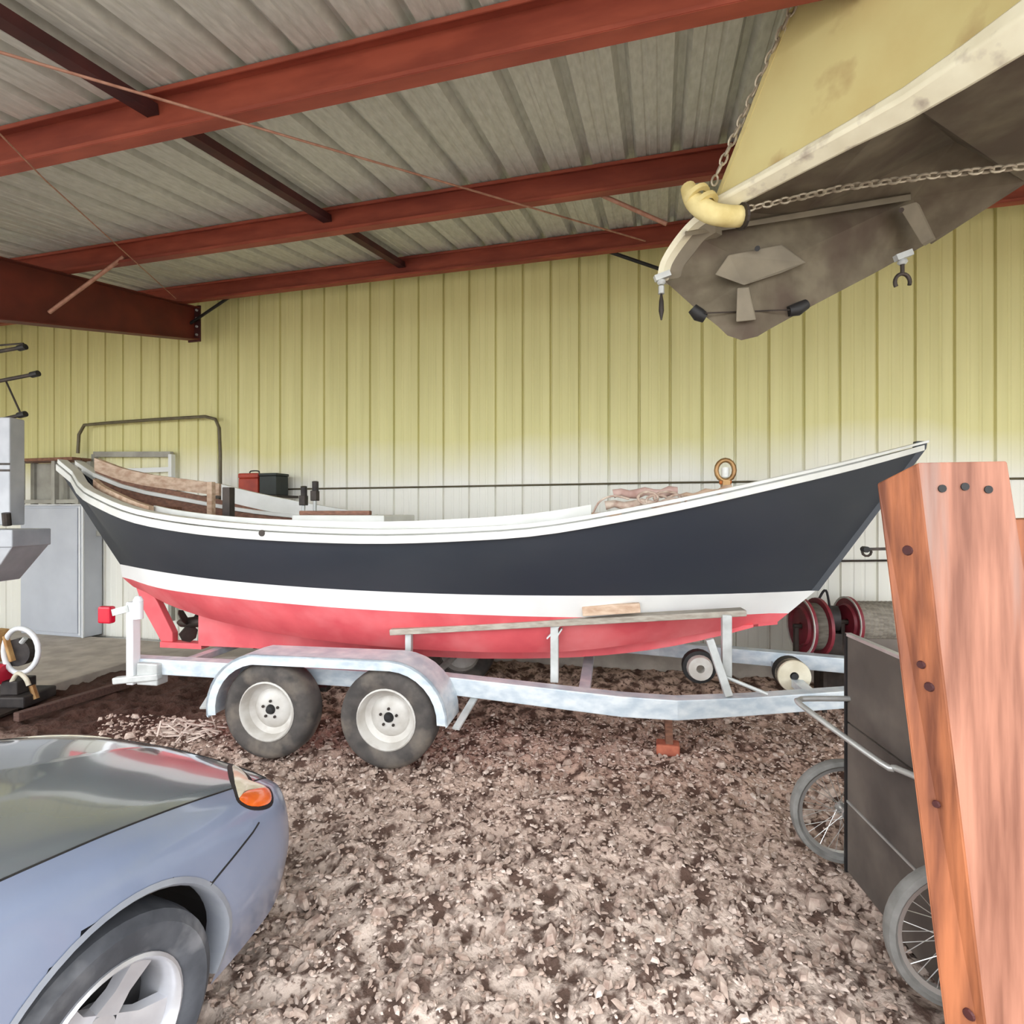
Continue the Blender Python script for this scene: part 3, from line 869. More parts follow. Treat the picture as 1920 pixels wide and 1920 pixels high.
# stern pod: faceted lump below the bottom
f0 = [at(1243, 524, 3.0), at(1297, 440, 2.84), at(1500, 407, 2.86), at(1712, 372, 2.9), at(1742, 455, 3.05), at(1640, 512, 2.98), at(1520, 575, 2.88), at(1445, 616, 2.83), at(1420, 631, 2.81), at(1390, 638, 2.80), at(1364, 629, 2.81), at(1345, 611, 2.82), at(1308, 582, 2.86)]
mid = at(1430, 505, 2.80)
b = MB(); n = len(f0)
b.v = [tuple(p) for p in f0] + [tuple(p + back * .35 + Vector((0, 0, .25))) for p in f0] + [tuple(mid)]
for i in range(n):
    j = (i + 1) % n
    b.f += [(i, j, 2 * n), (i, n + i, n + j, j)]
b.f.append(tuple(range(n, 2 * n)))
b.build('stern_pod', 'hang_grey', hb)
# pod ledge and its end bracket
b = MB(); b.ribbon([at(1285, 443, 2.80), at(1500, 409, 2.80), at(1708, 375, 2.83)], [at(1290, 432, 2.86), at(1500, 399, 2.88), at(1708, 366, 2.92)], [at(1290, 425, 2.86), at(1500, 390, 2.88), at(1708, 358, 2.92)], [at(1284, 436, 2.80), at(1500, 398, 2.80), at(1708, 364, 2.83)])
b.build('ledge', 'hang_grey_light', hb)
P = [at(1685, 388, 2.79), at(1718, 378, 2.80), at(1750, 445, 2.9), at(1728, 458, 2.9)]
MB().prism(P, back * .04).build('ledge_bracket', 'hang_grey_light', hb, bevel=.004)
MB().disc(at(1690, 394, 2.775), at(1690, 394, 2.9) - at(1690, 394, 2.7), .012, .02, 10).build('bolt', 'dark_metal', hb)
# boss and ridge on the pod face
face_n = at(1430, 505, 2.70) - at(1430, 505, 2.80)
P = [at(1340, 515, 2.775), at(1366, 478, 2.775), at(1465, 458, 2.785), at(1512, 492, 2.80), at(1465, 512, 2.77), at(1395, 535, 2.765)]
MB().prism(P, face_n * -.6).build('boss', 'hang_grey_light', hb, bevel=.006)
P = [at(1382, 540, 2.755), at(1404, 538, 2.755), at(1418, 600, 2.76), at(1380, 604, 2.76)]
MB().prism(P, face_n * -.5).build('ridge', 'hang_grey_light', hb, bevel=.006)
MB().disc(at(1420, 466, 2.75), face_n, .013, .02, 10).build('drain_plug', 'black', hb)
for (x0, y0, x1, y1, d, lab) in ((1298, 578, 1322, 596, 2.84, 0), (1478, 584, 1512, 570, 2.84, 1)):
    MB().tube([at(x0, y0, d), at((x0 + x1) / 2, (y0 + y1) / 2 + 3, d), at(x1, y1, d)], [.026, .034, .026], 12).build('rubber_roller', 'black', hb, smooth=60)
MB().tube([at(1322, 587, 2.80), at(1480, 581, 2.80)], .0035, 6).build('seam_wire', 'dark_metal', hb)
# curved lip left of the padding
C = catmull([at(1338, 388, 2.72), at(1300, 408, 2.78), at(1264, 448, 2.86), at(1238, 492, 2.94), at(1232, 528, 3.0)], 5)
cen = at(1330, 500, 2.86)
b = MB()
b.ribbon(C, [p + (cen - p).normalized() * .03 - (cen - cw(0, 0, EYE)).normalized() * .01 for p in C], [p + (cen - p).normalized() * .06 + back * .08 for p in C], [p + back * .08 for p in C])
b.build('stern_lip', 'hang_rail', hb, smooth=40)
b = MB(); D2 = [p + (cen - p).normalized() * .03 + back * .02 for p in C]; E2 = [p + (cen - p).normalized() * .105 + back * .03 for p in C]
b.ribbon(D2, E2, [p + back * .05 for p in E2], [p + back * .05 for p in D2]); b.build('lip_web', 'hang_grey_light', hb)

# cream padding wrapped where the chain bears
pad = thing('chain_pad', at(1335, 390, 2.66), 'cream padded sleeve wrapped round the hanging boat under its chain', 'padding')
P = catmull([at(1290, 352, 2.70), at(1302, 378, 2.66), at(1330, 398, 2.62), at(1362, 405, 2.61), at(1392, 406, 2.63)], 4)
MB().tube(P, [.036 + .012 * min(1, i / 6) for i in range(len(P))], 14).build('sleeve', 'pad_cream', pad, smooth=50)
for (x, y, d) in ((1307, 368, 2.655), (1322, 382, 2.64)):
    o = at(x, y, d); t = at(x + 12, y + 17, d - .02) - o
    MB().lathe([(.04, -.012), (.062, -.012), (.062, .012), (.04, .012)], o, t, 16).build('band', 'pad_cream', pad, smooth=40)
o = at(1391, 406, 2.62); MB().lathe([(.03, -.006), (.06, -.006), (.06, .008), (.03, .008)], o, at(1420, 404, 2.63) - o, 16).build('end_band', 'dark_metal', pad)

# chains of single links
def chain(name, pts, ll, r, label):
    c = thing(name, pts[0], label, 'chain')
    seg = [(Vector(pts[i]), Vector(pts[i + 1])) for i in range(len(pts) - 1)]
    k = 0
    for a, e in seg:
        t = (e - a); n = max(1, int(t.length / (ll * .72))); t.normalize()
        s1 = t.cross(Vector((.3, .2, 1))).normalized(); s2 = t.cross(s1).normalized()
        for i in range(n):
            o = a.lerp(e, (i + .5) / n); sd = (s1 if k % 2 else s2); k += 1
            P = []
            for j in range(10):
                th = 2 * math.pi * j / 10
                P.append(o + t * math.cos(th) * ll / 2 + sd * math.sin(th) * ll * .29)
            MB().tube(P, r, 5, closed=True).build('link', 'chain_metal', c, smooth=60)
    return c
chain('hoist_chain', [at(1516, -60, 2.22), at(1490, 5, 2.34), at(1420, 160, 2.52), at(1345, 325, 2.66), at(1335, 352, 2.66)], .052, .0055, 'chain rising from the padded corner of the hanging boat to the roof')
chain('hoist_chain', [at(1398, 392, 2.62), at(1480, 374, 2.62), at(1580, 352, 2.58), at(1740, 330, 2.48), at(1990, 305, 2.3)], .050, .0055, 'chain slung level under the bottom of the hanging boat')
# tie-down hooks
def hook(px, py, d, label, open_):
    o = at(px, py, d)
    h = thing('tie_down_hook', o, label, 'hook', 'hooks below the hanging boat')
    R = at(px + 10, py, d) - o; R.normalize()
    Z = Vector((0, 0, 1))
    MB().lathe([(.001, .012), (.02, .012), (.024, 0), (.014, -.012), (.001, -.012)], o, Z, 12).build('swivel', 'galv_dull', h, smooth=50)
    MB().bar(o + R * -.035 + Z * .02, o + R * .045 + Z * .05, .03, .03).build('eye_plate', 'galv_dull', h)
    if open_:
        MB().tube([o, o - Z * .06], .010, 8).build('shank', 'dark_metal', h)
        P = [o - Z * .10 + R * .038 * math.cos(math.radians(a)) + Z * .042 * math.sin(math.radians(a)) for a in range(-20, 232, 18)]
        MB().tube(P, .0095, 8).build('claw', 'dark_metal', h, smooth=60)
    else:
        MB().tube([o - Z * .02, o - Z * .06], .016, 8).build('shank', 'galv_dull', h)
        MB().tube([o - Z * .06, o - Z * .10, o - Z * .15, o - Z * .20], [.005, .012, .014, .004], 8).build('claw', 'dark_metal', h, smooth=60)
hook(1692, 492, 2.8, 'open claw hook hanging below the right part of the hanging boat', True)
hook(1240, 530, 2.95, 'closed pointed hook hanging at the left tip of the hanging boat', False)

# ------------------------------------------------------------------ leaning timber, right foreground
def timber(T, Bm, label, wide_off, off2, name='timber_post'):
    pass
dT, dB = 1.56, 1.50
# three visible edges at the head and at the foot
h0, h1, h2 = at(1643, 906, 1.67), at(1722, 866, dT), at(1890, 863, dT - .02)
f0, f1 = at(1772, 1928, 1.56), at(1852, 1940, dB)
ex = (h1 - h0); wx = (h2 - h1)
def floorcut(a, c, z):
    t = (z - a.z) / (c.z - a.z); return a + (c - a) * t
g0 = floorcut(h0, f0, -.01); g1 = floorcut(h1, f1, -.01)
g2 = g1 + wx * 1.22; g2.z = -.01
h3 = h0 + wx; g3 = g0 + wx * 1.22; g3.z = -.01
tp = thing('timber_post', (g0 + g2) / 2, 'big reddish wooden timber leaning upright in the right foreground', 'timber')
b = MB(); b.v = [tuple(p) for p in (h0, h1, h2, h3, g0, g1, g2, g3)]
b.f = [(1, 2, 6, 5), (2, 3, 7, 6), (3, 0, 4, 7), (0, 1, 2, 3), (4, 5, 6, 7), (0, 1, 5, 4)]
tb = b.build('beam', 'timber', tp, bevel=.006)
tb.data.materials.append(MATS['timber_edge'])
for p in tb.data.polygons:
    vs = set(p.vertices)
    if vs == {0, 1, 5, 4}: p.material_index = 1
nf = (h2 - h1).cross(g1 - h1).normalized()
if nf.dot(cw(0, 0, EYE) - h1) < 0: nf = -nf
for px, py in ((1760, 917), (1803, 914), (1846, 920)):
    t = (px - 1722) / 168; o = h1.lerp(h2, t) + (g1 - h1).normalized() * (py - 866) / FPX * 1.56 + nf * .001
    MB().disc(o, nf, .011, .006, 12).build('bolt_hole', 'black', tp)
ne = (h1 - h0).cross(g0 - h0).normalized()
if ne.dot(cw(0, 0, EYE) - h0) < 0: ne = -ne
for (v, t, r) in ((.52, .125, .016), (.5, .305, .012), (.62, .34, .014), (.6, .83, .016), (.45, .52, .011)):
    A = h0.lerp(g0, t); C = h1.lerp(g1, t); o = A.lerp(C, v)
    MB().tube([o - ne * .004, o + ne * .002], [r, r * .8], 12).build('knot', 'strut_dark', tp)
# second piece behind it
k0 = at(1908, 950, 1.72)
b = MB(); b.bar((k0.x + .05, k0.y + .02, -.01), k0 + (h1 - g1) * -.02, .10, .12, wx)
o = b.build('timber_offcut', 'timber_edge', bevel=.006); tag(o, 'narrow reddish timber just behind the big leaning one at the edge', 'timber')

# ------------------------------------------------------------------ upended garden cart
ax0, ax1 = cw(1.60, 2.66, .245), cw(1.53, 1.88, .245)
adir = (ax1 - ax0).normalized(); cr = Vector((adir.y, -adir.x, 0))
if cr.dot(cw(1, 0)) < 0: cr = -cr           # to the right, behind the visible panel
Z = Vector((0, 0, 1))
ct = thing('garden_cart', (ax0 + ax1) / 2 * 1 - Z * .245, 'upended plywood garden cart with two spoked wheels behind the timber', 'cart')
def CF(a, c, z): return ax0 + adir * a + cr * c + Z * (z - .245)
p0 = .07; L0 = (ax1 - ax0).length - .05
fp = -.02
for z0, z1 in ((.005, .33), (.338, .70), (.708, 1.11)):
    MB().box((p0, L0), (fp, fp + .014), (z0, z1), CF).build('panel_board', 'ply_grey', ct, bevel=.003)
MB().box((p0, p0 + .014), (fp + .014, fp + .62), (.005, 1.10), CF).build('side_board', 'ply_grey', ct)
MB().box((L0 - .014, L0), (fp + .014, fp + .62), (.005, 1.10), CF).build('side_board', 'ply_grey', ct)
MB().box((p0, L0), (fp + .014, fp + .62), (.005, .02), CF).build('end_board', 'ply_grey', ct)
MB().box((p0 - .006, L0 + .006), (fp - .006, fp + .02), (1.108, 1.122), CF).build('edge_trim', 'alu', ct)
MB().box((p0 - .012, p0 + .004), (fp - .008, fp + .016), (.0, 1.12), CF).build('edge_trim', 'black', ct)
MB().box((p0, L0), (fp - .005, fp + .001), (.330, .340), CF).build('seam_trim', 'alu', ct)
hp = [CF(p0 + .02, fp, .82), CF(p0 + .02, fp - .18, .815), CF(p0 + .03, fp - .225, .81), CF(p0 + .09, fp - .235, .80), CF(L0 - .24, fp - .08, .70), CF(L0 - .20, fp - .05, .70), CF(L0 - .1, fp - .012, .705)]
MB().tube(catmull(hp, 4), .0125, 10).build('handle', 'alu', ct, smooth=60)
MB().tube([ax0 - adir * .03, ax1 + adir * .03], .011, 8).build('axle', 'alu', ct)
def spoked(o, out, nm):
    w = thing('spoked_wheel', o, None, None); w.parent = ct; w.location = Vector(w['_w']) - Vector(ct['_w'])
    MB().lathe([(.212, -.014), (.226, -.026), (.244, -.020), (.249, 0), (.244, .020), (.226, .026), (.212, .014)], o, out, 44).build('tyre', 'cart_tyre', w, smooth=40)
    MB().lathe([(.198, -.012), (.214, -.016), (.214, .016), (.198, .012)], o, out, 44).build('rim', 'spoke', w, smooth=40)
    MB().lathe([(.008, -.04), (.026, -.04), (.026, -.03), (.012, -.026), (.012, .026), (.026, .03), (.026, .04), (.008, .04)], o, out, 18).build('hub', 'spoke', w, smooth=40)
    u1 = out.cross(Z).normalized()
    for k in range(32):
        th = 2 * math.pi * k / 32; sd = .03 if k % 2 else -.03; th2 = th + (.55 if (k // 2) % 2 else -.55)
        a = o + (u1 * math.cos(th2) + Z * math.sin(th2)) * .022 + out * sd
        e = o + (u1 * math.cos(th) + Z * math.sin(th)) * .200
        MB().tube([a, e], .0016, 4).build('spoke', 'spoke', w)
spoked(ax0 + Z * .004, -adir, 0); spoked(ax1 + Z * .004, adir, 1)

# ------------------------------------------------------------------ reels behind the trailer tongue
XA = Vector((1, 0, 0))
def reel(o, ax, R, ln, label, name='cable_reel', drum='cable_grey', core=.82):
    r = thing(name, (o.x, o.y, 0), label, 'reel', 'cable reels by the back wall')
    for h in (0, ln):
        MB().lathe([(.03, -.012), (R * .60, -.012), (R * .66, -.03), (R * .72, -.012), (R, -.012), (R, .012), (.03, .012)], o + ax * h, ax, 30).build('flange', 'reel_red', r, smooth=40)
    MB().lathe([(R * .93, -.018), (R * 1.0, -.018), (R * 1.0, -.012), (R * .93, -.012)], o, ax, 30).build('rim_band', 'rim_white', r)
    prof = [(.05, .0)]
    n = 14
    for k in range(n):
        prof += [(R * core - .008, .012 + (ln - .024) * (k + .05) / n), (R * core, .012 + (ln - .024) * (k + .5) / n)]
    prof += [(R * core - .008, ln - .012), (.05, ln - .012)]
    MB().lathe(prof, o, ax, 26, close=False).build('winding', drum, r, smooth=30)
    for sy in (-1, 1):
        for h in (-.05, ln + .05):
            MB().bar(o + ax * h, Vector((o.x, o.y + sy * .04 + .03, 0)) + ax * h, .03, .03, ax).build('stand_leg', 'dark_metal', r)
    MB().tube([o - ax * .07, o + ax * (ln + .07)], .02, 8).build('spindle', 'dark_metal', r)
    return r
axr = Vector((.97, .24, 0)).normalized()
reel(atY(1590, 1166, 5.25), axr, .215, .55, 'dark red cable reel with grey winding, partly behind the cart')
reel(atY(1504, 1174, 5.05), axr, .235, .13, 'maroon cable reel half hidden by the dory bow')
mo = atY(1553, 1170, 5.3)
mt = thing('winch_motor', (mo.x, mo.y, 0), 'dark motor on a frame between the two cable reels', 'motor')
MB().tube([mo + Vector((-.07, 0, .05)), mo + Vector((.07, 0, .05))], .11, 16).build('casing', 'engine_dark', mt, smooth=50)
MB().box((mo.x - .09, mo.x + .09), (mo.y - .1, mo.y + .1), (0, mo.z - .06)).build('frame', 'dark_metal', mt, bevel=.01)
MB().tube(catmull([mo + Vector((0, -.05, .14)), mo + Vector((-.04, -.08, .30)), mo + Vector((-.10, -.1, .22)), mo + Vector((-.16, -.12, .05))], 5), .010, 6).build('hose', 'black', mt, smooth=60)
tag(MB().tube([atY(1560, 1052, 5.74), atY(1745, 1050, 5.74)], .010, 6).build('wall_conduit', 'dark_metal'), 'short dark conduit low on the back wall behind the timber', 'conduit')

# ------------------------------------------------------------------ silver car, nose to the dory
HA = math.radians(69)
HF = (math.cos(HA), math.sin(HA)); HR = (math.sin(HA), -math.cos(HA))
CO = (-1.02 - .80 * HR[0], 1.42 - .80 * HR[1])
def CR(a, bb, z): return cw(CO[0] + a * HF[0] + bb * HR[0], CO[1] + a * HF[1] + bb * HR[1], z)
ST_ = [  # station: profile from sill to middle of the bonnet
 (.955, [(.20, .33), (.22, .44), (.20, .50), (.16, .53), (.08, .54), (0, .545)]),
 (.935, [(.40, .26), (.44, .43), (.42, .52), (.35, .56), (.2, .578), (0, .585)]),
 (.88, [(.57, .22), (.61, .42), (.58, .56), (.50, .60), (.29, .625), (0, .635)]),
 (.78, [(.65, .20), (.70, .41), (.665, .595), (.565, .645), (.32, .672), (0, .685)]),
 (.60, [(.70, .19), (.76, .41), (.72, .635), (.61, .695), (.34, .725), (0, .74)]),
 (.30, [(.74, .18), (.81, .42), (.77, .69), (.645, .76), (.35, .79), (0, .80)]),
 (.0, [(.76, .18), (.84, .44), (.80, .735), (.665, .805), (.36, .835), (0, .845)]),
 (-.5, [(.76, .18), (.835, .46), (.80, .775), (.69, .855), (.38, .89), (0, .90)]),
 (-.95, [(.76, .18), (.83, .47), (.80, .80), (.71, .89), (.40, .93), (0, .945)]),
 (-2.4, [(.76, .18), (.83, .48), (.80, .82), (.71, .90), (.40, .93), (0, .945)]),
 (-3.2, [(.74, .22), (.80, .48), (.76, .82), (.66, .89), (.38, .91), (0, .92)]),
 (-3.45, [(.62, .32), (.68, .50), (.64, .74), (.55, .79), (.3, .80), (0, .80)])]
ST = [(a * .90 if a > 0 else a, P) for a, P in ST_]
NV = 40
def body(a):
    """smooth half-section of the body at station a"""
    A = [s[0] for s in ST]
    i = 0
    while i < len(A) - 2 and a < A[i + 1]: i += 1
    t = (A[i] - a) / (A[i] - A[i + 1]); t = max(0, min(1, t))
    P = []
    for k in range(6):
        g = lambda j: Vector((*ST[max(0, min(len(ST) - 1, j))][1][k], 0))
        p0, p1, p2, p3 = g(i - 1), g(i), g(i + 1), g(i + 2)
        if i >= 8 or i <= 0: P.append(p1.lerp(p2, t)); continue
        # non-uniform spacing: finite-difference tangents
        x0, x1, x2, x3 = A[i - 1], A[i], A[i + 1], A[i + 2]
        m1 = (p2 - p0) / (x2 - x0) * (x2 - x1); m2 = (p3 - p1) / (x3 - x1) * (x2 - x1)
        P.append((2 * t ** 3 - 3 * t * t + 1) * p1 + (t ** 3 - 2 * t * t + t) * m1 + (-2 * t ** 3 + 3 * t * t) * p2 + (t ** 3 - t * t) * m2)
    return catmull(P, NV // 5)
SEAM = 3 * (NV // 5)          # index of the bonnet seam in a half-section
car = thing('car', CR(0, 0, 0), 'silver blue coupe with its nose towards the boat trailer', 'car')
AR, AZ = .365, .315
sta = []
a = .955 * .9
while a > -3.451:
    sta.append(a)
    a -= .010 if a > .86 else (.018 if a > -.6 else .06)
secs = [body(a) for a in sta]
def side_b(a, z):
    s = body(a)
    for k in range(SEAM):
        if s[k].y <= z <= s[k + 1].y:
            t = (z - s[k].y) / max(1e-6, s[k + 1].y - s[k].y); return lerp(s[k].x, s[k + 1].x, t)
    return s[0].x
parts = {'bonnet': MB(), 'fender': MB(), 'fender_far': MB(), 'bumper': MB(), 'body_shell': MB()}
def part_of(a, k, z):
    if k >= SEAM: return 'bonnet' if -.9 < a < .76 else ('bumper' if a >= .76 else 'body_shell')
    if a < -.55: return 'body_shell'
    # bumper cover: below and ahead of a line sloping from the corner lamp back to the arch
    if a > .29 and k < 11.7 + (a - .275) * 10: return 'bumper'
    return 'fender'
vid = {}
def vert(nm, i, k, sg):
    key = (nm, i, k, sg)
    if key not in vid:
        a = sta[i]; p = secs[i][k]; x, z = p.x, p.y
        if k < SEAM:
            for c0 in (0.0, -2.45):          # pull vertices out of the wheel openings onto the arch
                dx, dz = a - c0, z - AZ; r = math.hypot(dx, dz)
                if r < AR + .012 and z > .12:
                    if r < AR:
                        f = AR / max(r, 1e-4); a2, z2 = c0 + dx * f, AZ + dz * f
                        x = side_b(a2, z2); a, z = a2, z2
        ins = 0.0
        if nm == 'bonnet' and k == SEAM: x -= .003; z -= .003
        vid[key] = len(parts[nm].v); parts[nm].v.append(tuple(CR(a, sg * x, z)))
    return vid[key]
for i in range(len(sta) - 1):
    for k in range(len(secs[0]) - 1):
        am = (sta[i] + sta[i + 1]) / 2; zm = (secs[i][k].y + secs[i + 1][k + 1].y) / 2
        if k < SEAM and any(math.hypot(am - c0, zm - AZ) < AR - .004 for c0 in (0.0, -2.45)): continue
        nm = part_of(am, k, zm)
        for sg in (1, -1):
            if nm.startswith('fender'): nm = 'fender' if sg > 0 else 'fender_far'
            parts[nm].f.append(tuple(vert(nm, *q, sg) for q in ((i, k), (i + 1, k), (i + 1, k + 1), (i, k + 1))))
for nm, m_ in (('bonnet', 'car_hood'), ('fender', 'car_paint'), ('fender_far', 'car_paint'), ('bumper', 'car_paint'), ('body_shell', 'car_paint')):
    mb = parts[nm]
    if nm == 'bumper':            # close the nose
        for k in range(len(secs[0]) - 1):
            mb.f.append((vert(nm, 0, k, 1), vert(nm, 0, k + 1, 1), vert(nm, 0, k + 1, -1), vert(nm, 0, k, -1)))
    ob = mb.build(nm.replace('_far', ''), m_, car, smooth=50)
    bm = bmesh.new(); bm.from_mesh(ob.data); bmesh.ops.remove_doubles(bm, verts=bm.verts, dist=.0004)
    bmesh.ops.recalc_face_normals(bm, faces=bm.faces); bm.to_mesh(ob.data); bm.free()
    ob.data.shade_smooth(); ob.data.set_sharp_from_angle(angle=math.radians(50))
def on_body(a, kf, out):
    s = body(a); k0 = int(min(kf, len(s) - 2)); p = s[k0].lerp(s[k0 + 1], kf - k0)
    s2 = body(a - .01); p2 = s2[k0].lerp(s2[k0 + 1], kf - k0)
    v1 = Vector((.0, (s[k0 + 1] - s[k0]).x, (s[k0 + 1] - s[k0]).y)); v2 = Vector((-.01, p2.x - p.x, p2.y - p.y))
    n = v1.cross(v2).normalized()
    if n.y < 0: n = -n
    return (a + n.x * out, p.x + n.y * out, p.y + n.z * out)
# shut-line gaps: slim dark fillets in the joints
for sg in (1, -1):
    P = []
    for a in [.757 - i * .03 for i in range(56)]:
        p = body(a)[SEAM]; P.append(CR(a, sg * (p.x + .001), p.y - .0015))
    MB().tube(P, .0042, 6).build('bonnet_seam', 'black', car)
    P = []
    for a, k in ((.275, 11.7), (.32, 12.1), (.366, 12.5), (.41, 12.9), (.446, 13.25), (.49, 13.7), (.53, 14.3)):
        q = on_body(a, k, .0005); P.append(CR(q[0], sg * q[1], q[2]))
    MB().tube(P, .0035, 6).build('bumper_seam', 'black', car)
P = []
for i in range(-12, 13):
    t = i / 12; sct = body(.76); k = SEAM + (1 - abs(t)) * (len(sct) - 1 - SEAM); k0 = int(min(k, len(sct) - 2)); p = sct[k0].lerp(sct[k0 + 1], k - k0)
    P.append(CR(.76, (1 if t > 0 else -1) * p.x, p.y - .001))
MB().tube(P, .004, 6).build('bonnet_seam', 'black', car)
# arch lips turned inward, dark wells
for c0 in (0.0, -2.45):
    for sg in (1, -1):
        O, I = [], []
        for i in range(37):
            th = math.radians(-22 + i * 224 / 36)
            a, z = c0 + AR * math.cos(th), AZ + AR * math.sin(th)
            if z < .19: continue
            x = side_b(a, z)
            O.append([CR(c0 + (AR + .009) * math.cos(th), sg * (side_b(c0 + (AR + .009) * math.cos(th), AZ + (AR + .009) * math.sin(th)) + .003), AZ + (AR + .009) * math.sin(th)), CR(c0 + (AR - .006) * math.cos(th), sg * (x + .006), AZ + (AR - .006) * math.sin(th)), CR(c0 + (AR - .014) * math.cos(th), sg * (x - .004), AZ + (AR - .014) * math.sin(th)), CR(c0 + (AR - .012) * math.cos(th), sg * (x - .085), AZ + (AR - .012) * math.sin(th))])
        MB().loft(O).build('arch_lip', 'car_bumper', car, smooth=60)
        W_ = []
        for i in range(25):
            th = math.radians(-15 + i * 210 / 24)
            W_.append([CR(c0 + (AR - .004) * math.cos(th), sg * .72, AZ + (AR - .004) * math.sin(th)), CR(c0 + (AR - .004) * math.cos(th), sg * .45, AZ + (AR - .004) * math.sin(th))])
        MB().loft(W_).build('wheel_well', 'black', car)
# wheels
def carwheel(c0, sg):
    o = CR(c0, sg * .69, .31); ax = (CR(0, sg, 0) - CR(0, 0, 0)).normalized()
    w = thing('wheel', o, None, None); w.parent = car; w.location = Vector(w['_w']) - Vector(car['_w'])
    MB().lathe([(.19, -.09), (.22, -.105), (.27, -.11), (.297, -.09), (.305, -.05), (.306, 0), (.305, .05), (.297, .09), (.27, .11), (.22, .105), (.197, .092)], o, ax, 48).build('tyre', 'car_tyre', w, smooth=40)
    MB().lathe([(.198, -.09), (.199, .10), (.190, .105), (.180, .095), (.168, .05), (.166, -.05), (.185, -.08)], o, ax, 44).build('rim', 'car_rim', w, smooth=35)
    MB().lathe([(.001, .035), (.05, .035), (.062, .02), (.062, -.02), (.001, -.02)], o, ax, 24).build('hub', 'car_rim', w, smooth=40)
    f1 = (CR(1, 0, 0) - CR(0, 0, 0)).normalized(); Zv = Vector((0, 0, 1))
    for k in range(5):
        th = 2 * math.pi * k / 5 + .95
        r = f1 * math.cos(th) + Zv * math.sin(th); t = ax.cross(r)
        P = []
        for (rr, hw, hh) in ((.045, .045, .035), (.10, .030, .05), (.172, .040, .07)):
            P.append([o + r * rr - t * hw + ax * (hh - .03), o + r * rr + t * hw + ax * (hh - .03), o + r * rr + t * hw * .8 + ax * hh, o + r * rr - t * hw * .8 + ax * hh])
        MB().loft(P, closed=True).build('spoke', 'car_rim', w, smooth=30)
    MB().lathe([(.001, .0), (.165, .0), (.165, -.02), (.001, -.02)], o - ax * .03, ax, 24).build('brake_disc', 'black', w)
for c0 in (0.0, -2.45):
    for sg in (1, -1): carwheel(c0, sg)
# corner lamps: amber lens with a clear top, set on the body surface
def lamp(name, outline, m_, out, parent):
    """outline in (station, section index); built as a thick skin over the body"""
    for sg in (1, -1):
        C_ = []; n_ = len(outline)
        for i in range(n_):
            p0, p1, p2, p3 = [Vector((*outline[(i + j) % n_], 0)) for j in (-1, 0, 1, 2)]
            for t in (0, .25, .5, .75):
                q = .5 * (2 * p1 + (p2 - p0) * t + (2 * p0 - 5 * p1 + 4 * p2 - p3) * t * t + (3 * p1 - p0 - 3 * p2 + p3) * t ** 3)
                C_.append((q.x, q.y))
        ca = sum(p[0] for p in outline) / len(outline); ck = sum(p[1] for p in outline) / len(outline)
        b = MB(); rings = []
        for f, h in ((1.0, -.004), (1.0, out), (.75, out * 1.6), (.4, out * 1.9), (.02, out * 2)):
            r = []
            for (a, k) in C_:
                q = on_body(ca + (a - ca) * f, ck + (k - ck) * f, h); r.append(CR(q[0], sg * q[1], q[2]))
            rings.append(r)
        b.loft(rings, closed=True); b.build(name, m_, parent, smooth=60)
lamp('indicator_lens', [(.494, 20.25), (.506, 17.75), (.566, 16.3), (.63, 16.5), (.654, 20), (.60, 21.2), (.55, 21.5)], 'orange_lens', .004, car)
lamp('indicator_lens_clear', [(.497, 20.6), (.55, 21.8), (.60, 21.5), (.654, 20.3), (.622, 23.5), (.70, 27.6), (.755, 30.0), (.70, 29), (.566, 24.75)], 'clear_lens', .004, car)
lamp('indicator_seal', [(.48, 20.3), (.495, 17.2), (.566, 15.6), (.64, 15.8), (.672, 20), (.64, 23.4), (.71, 27.2), (.775, 31), (.69, 29.5), (.566, 25.6)], 'black', .001, car)
# cabin, out of the photograph to the left
cab = MB(); 
rows = []
for a, w0, z0, w1, z1 in ((-.92, .70, .92, .70, .925), (-1.55, .72, .90, .56, 1.25), (-2.2, .72, .90, .56, 1.27), (-3.0, .68, .89, .62, .93)):
    rows.append([CR(a, w0, z0), CR(a, w1, z1), CR(a, -w1, z1), CR(a, -w0, z0)])
cab.loft(rows); cab.build('cabin_glass', 'glass_dark', car)
MB().hexa([CR(-1.5, .55, 1.24), CR(-1.5, -.55, 1.24), CR(-2.25, -.55, 1.262), CR(-2.25, .55, 1.262), CR(-1.55, .53, 1.275), CR(-1.55, -.53, 1.275), CR(-2.2, -.53, 1.295), CR(-2.2, .53, 1.295)]).build('roof_panel', 'car_paint', car, bevel=.01)

# ------------------------------------------------------------------ bench corner on the left
slab = [atZ(-60, 1330, .05), atZ(75, 1290, .05), atZ(245, 1240, .05), (-3.9, WALL_Y - .17, .05), (-9.5, WALL_Y - .17, .05)]
sl = [Vector(p) for p in slab]
tag(MB().prism([Vector((p.x, p.y, -.08)) for p in sl], (0, 0, .13)).build('slab_edge', 'concrete', bevel=.01), 'pale concrete slab under the grey cabinet', 'slab')
a, c = atZ(30, 1345, .03), atZ(238, 1282, .03)
tag(MB().bar(a, c, .07, .07).build('edging_board', 'timber_slat', bevel=.005), 'dark old edging board lying on the mulch beside the slab', 'board')
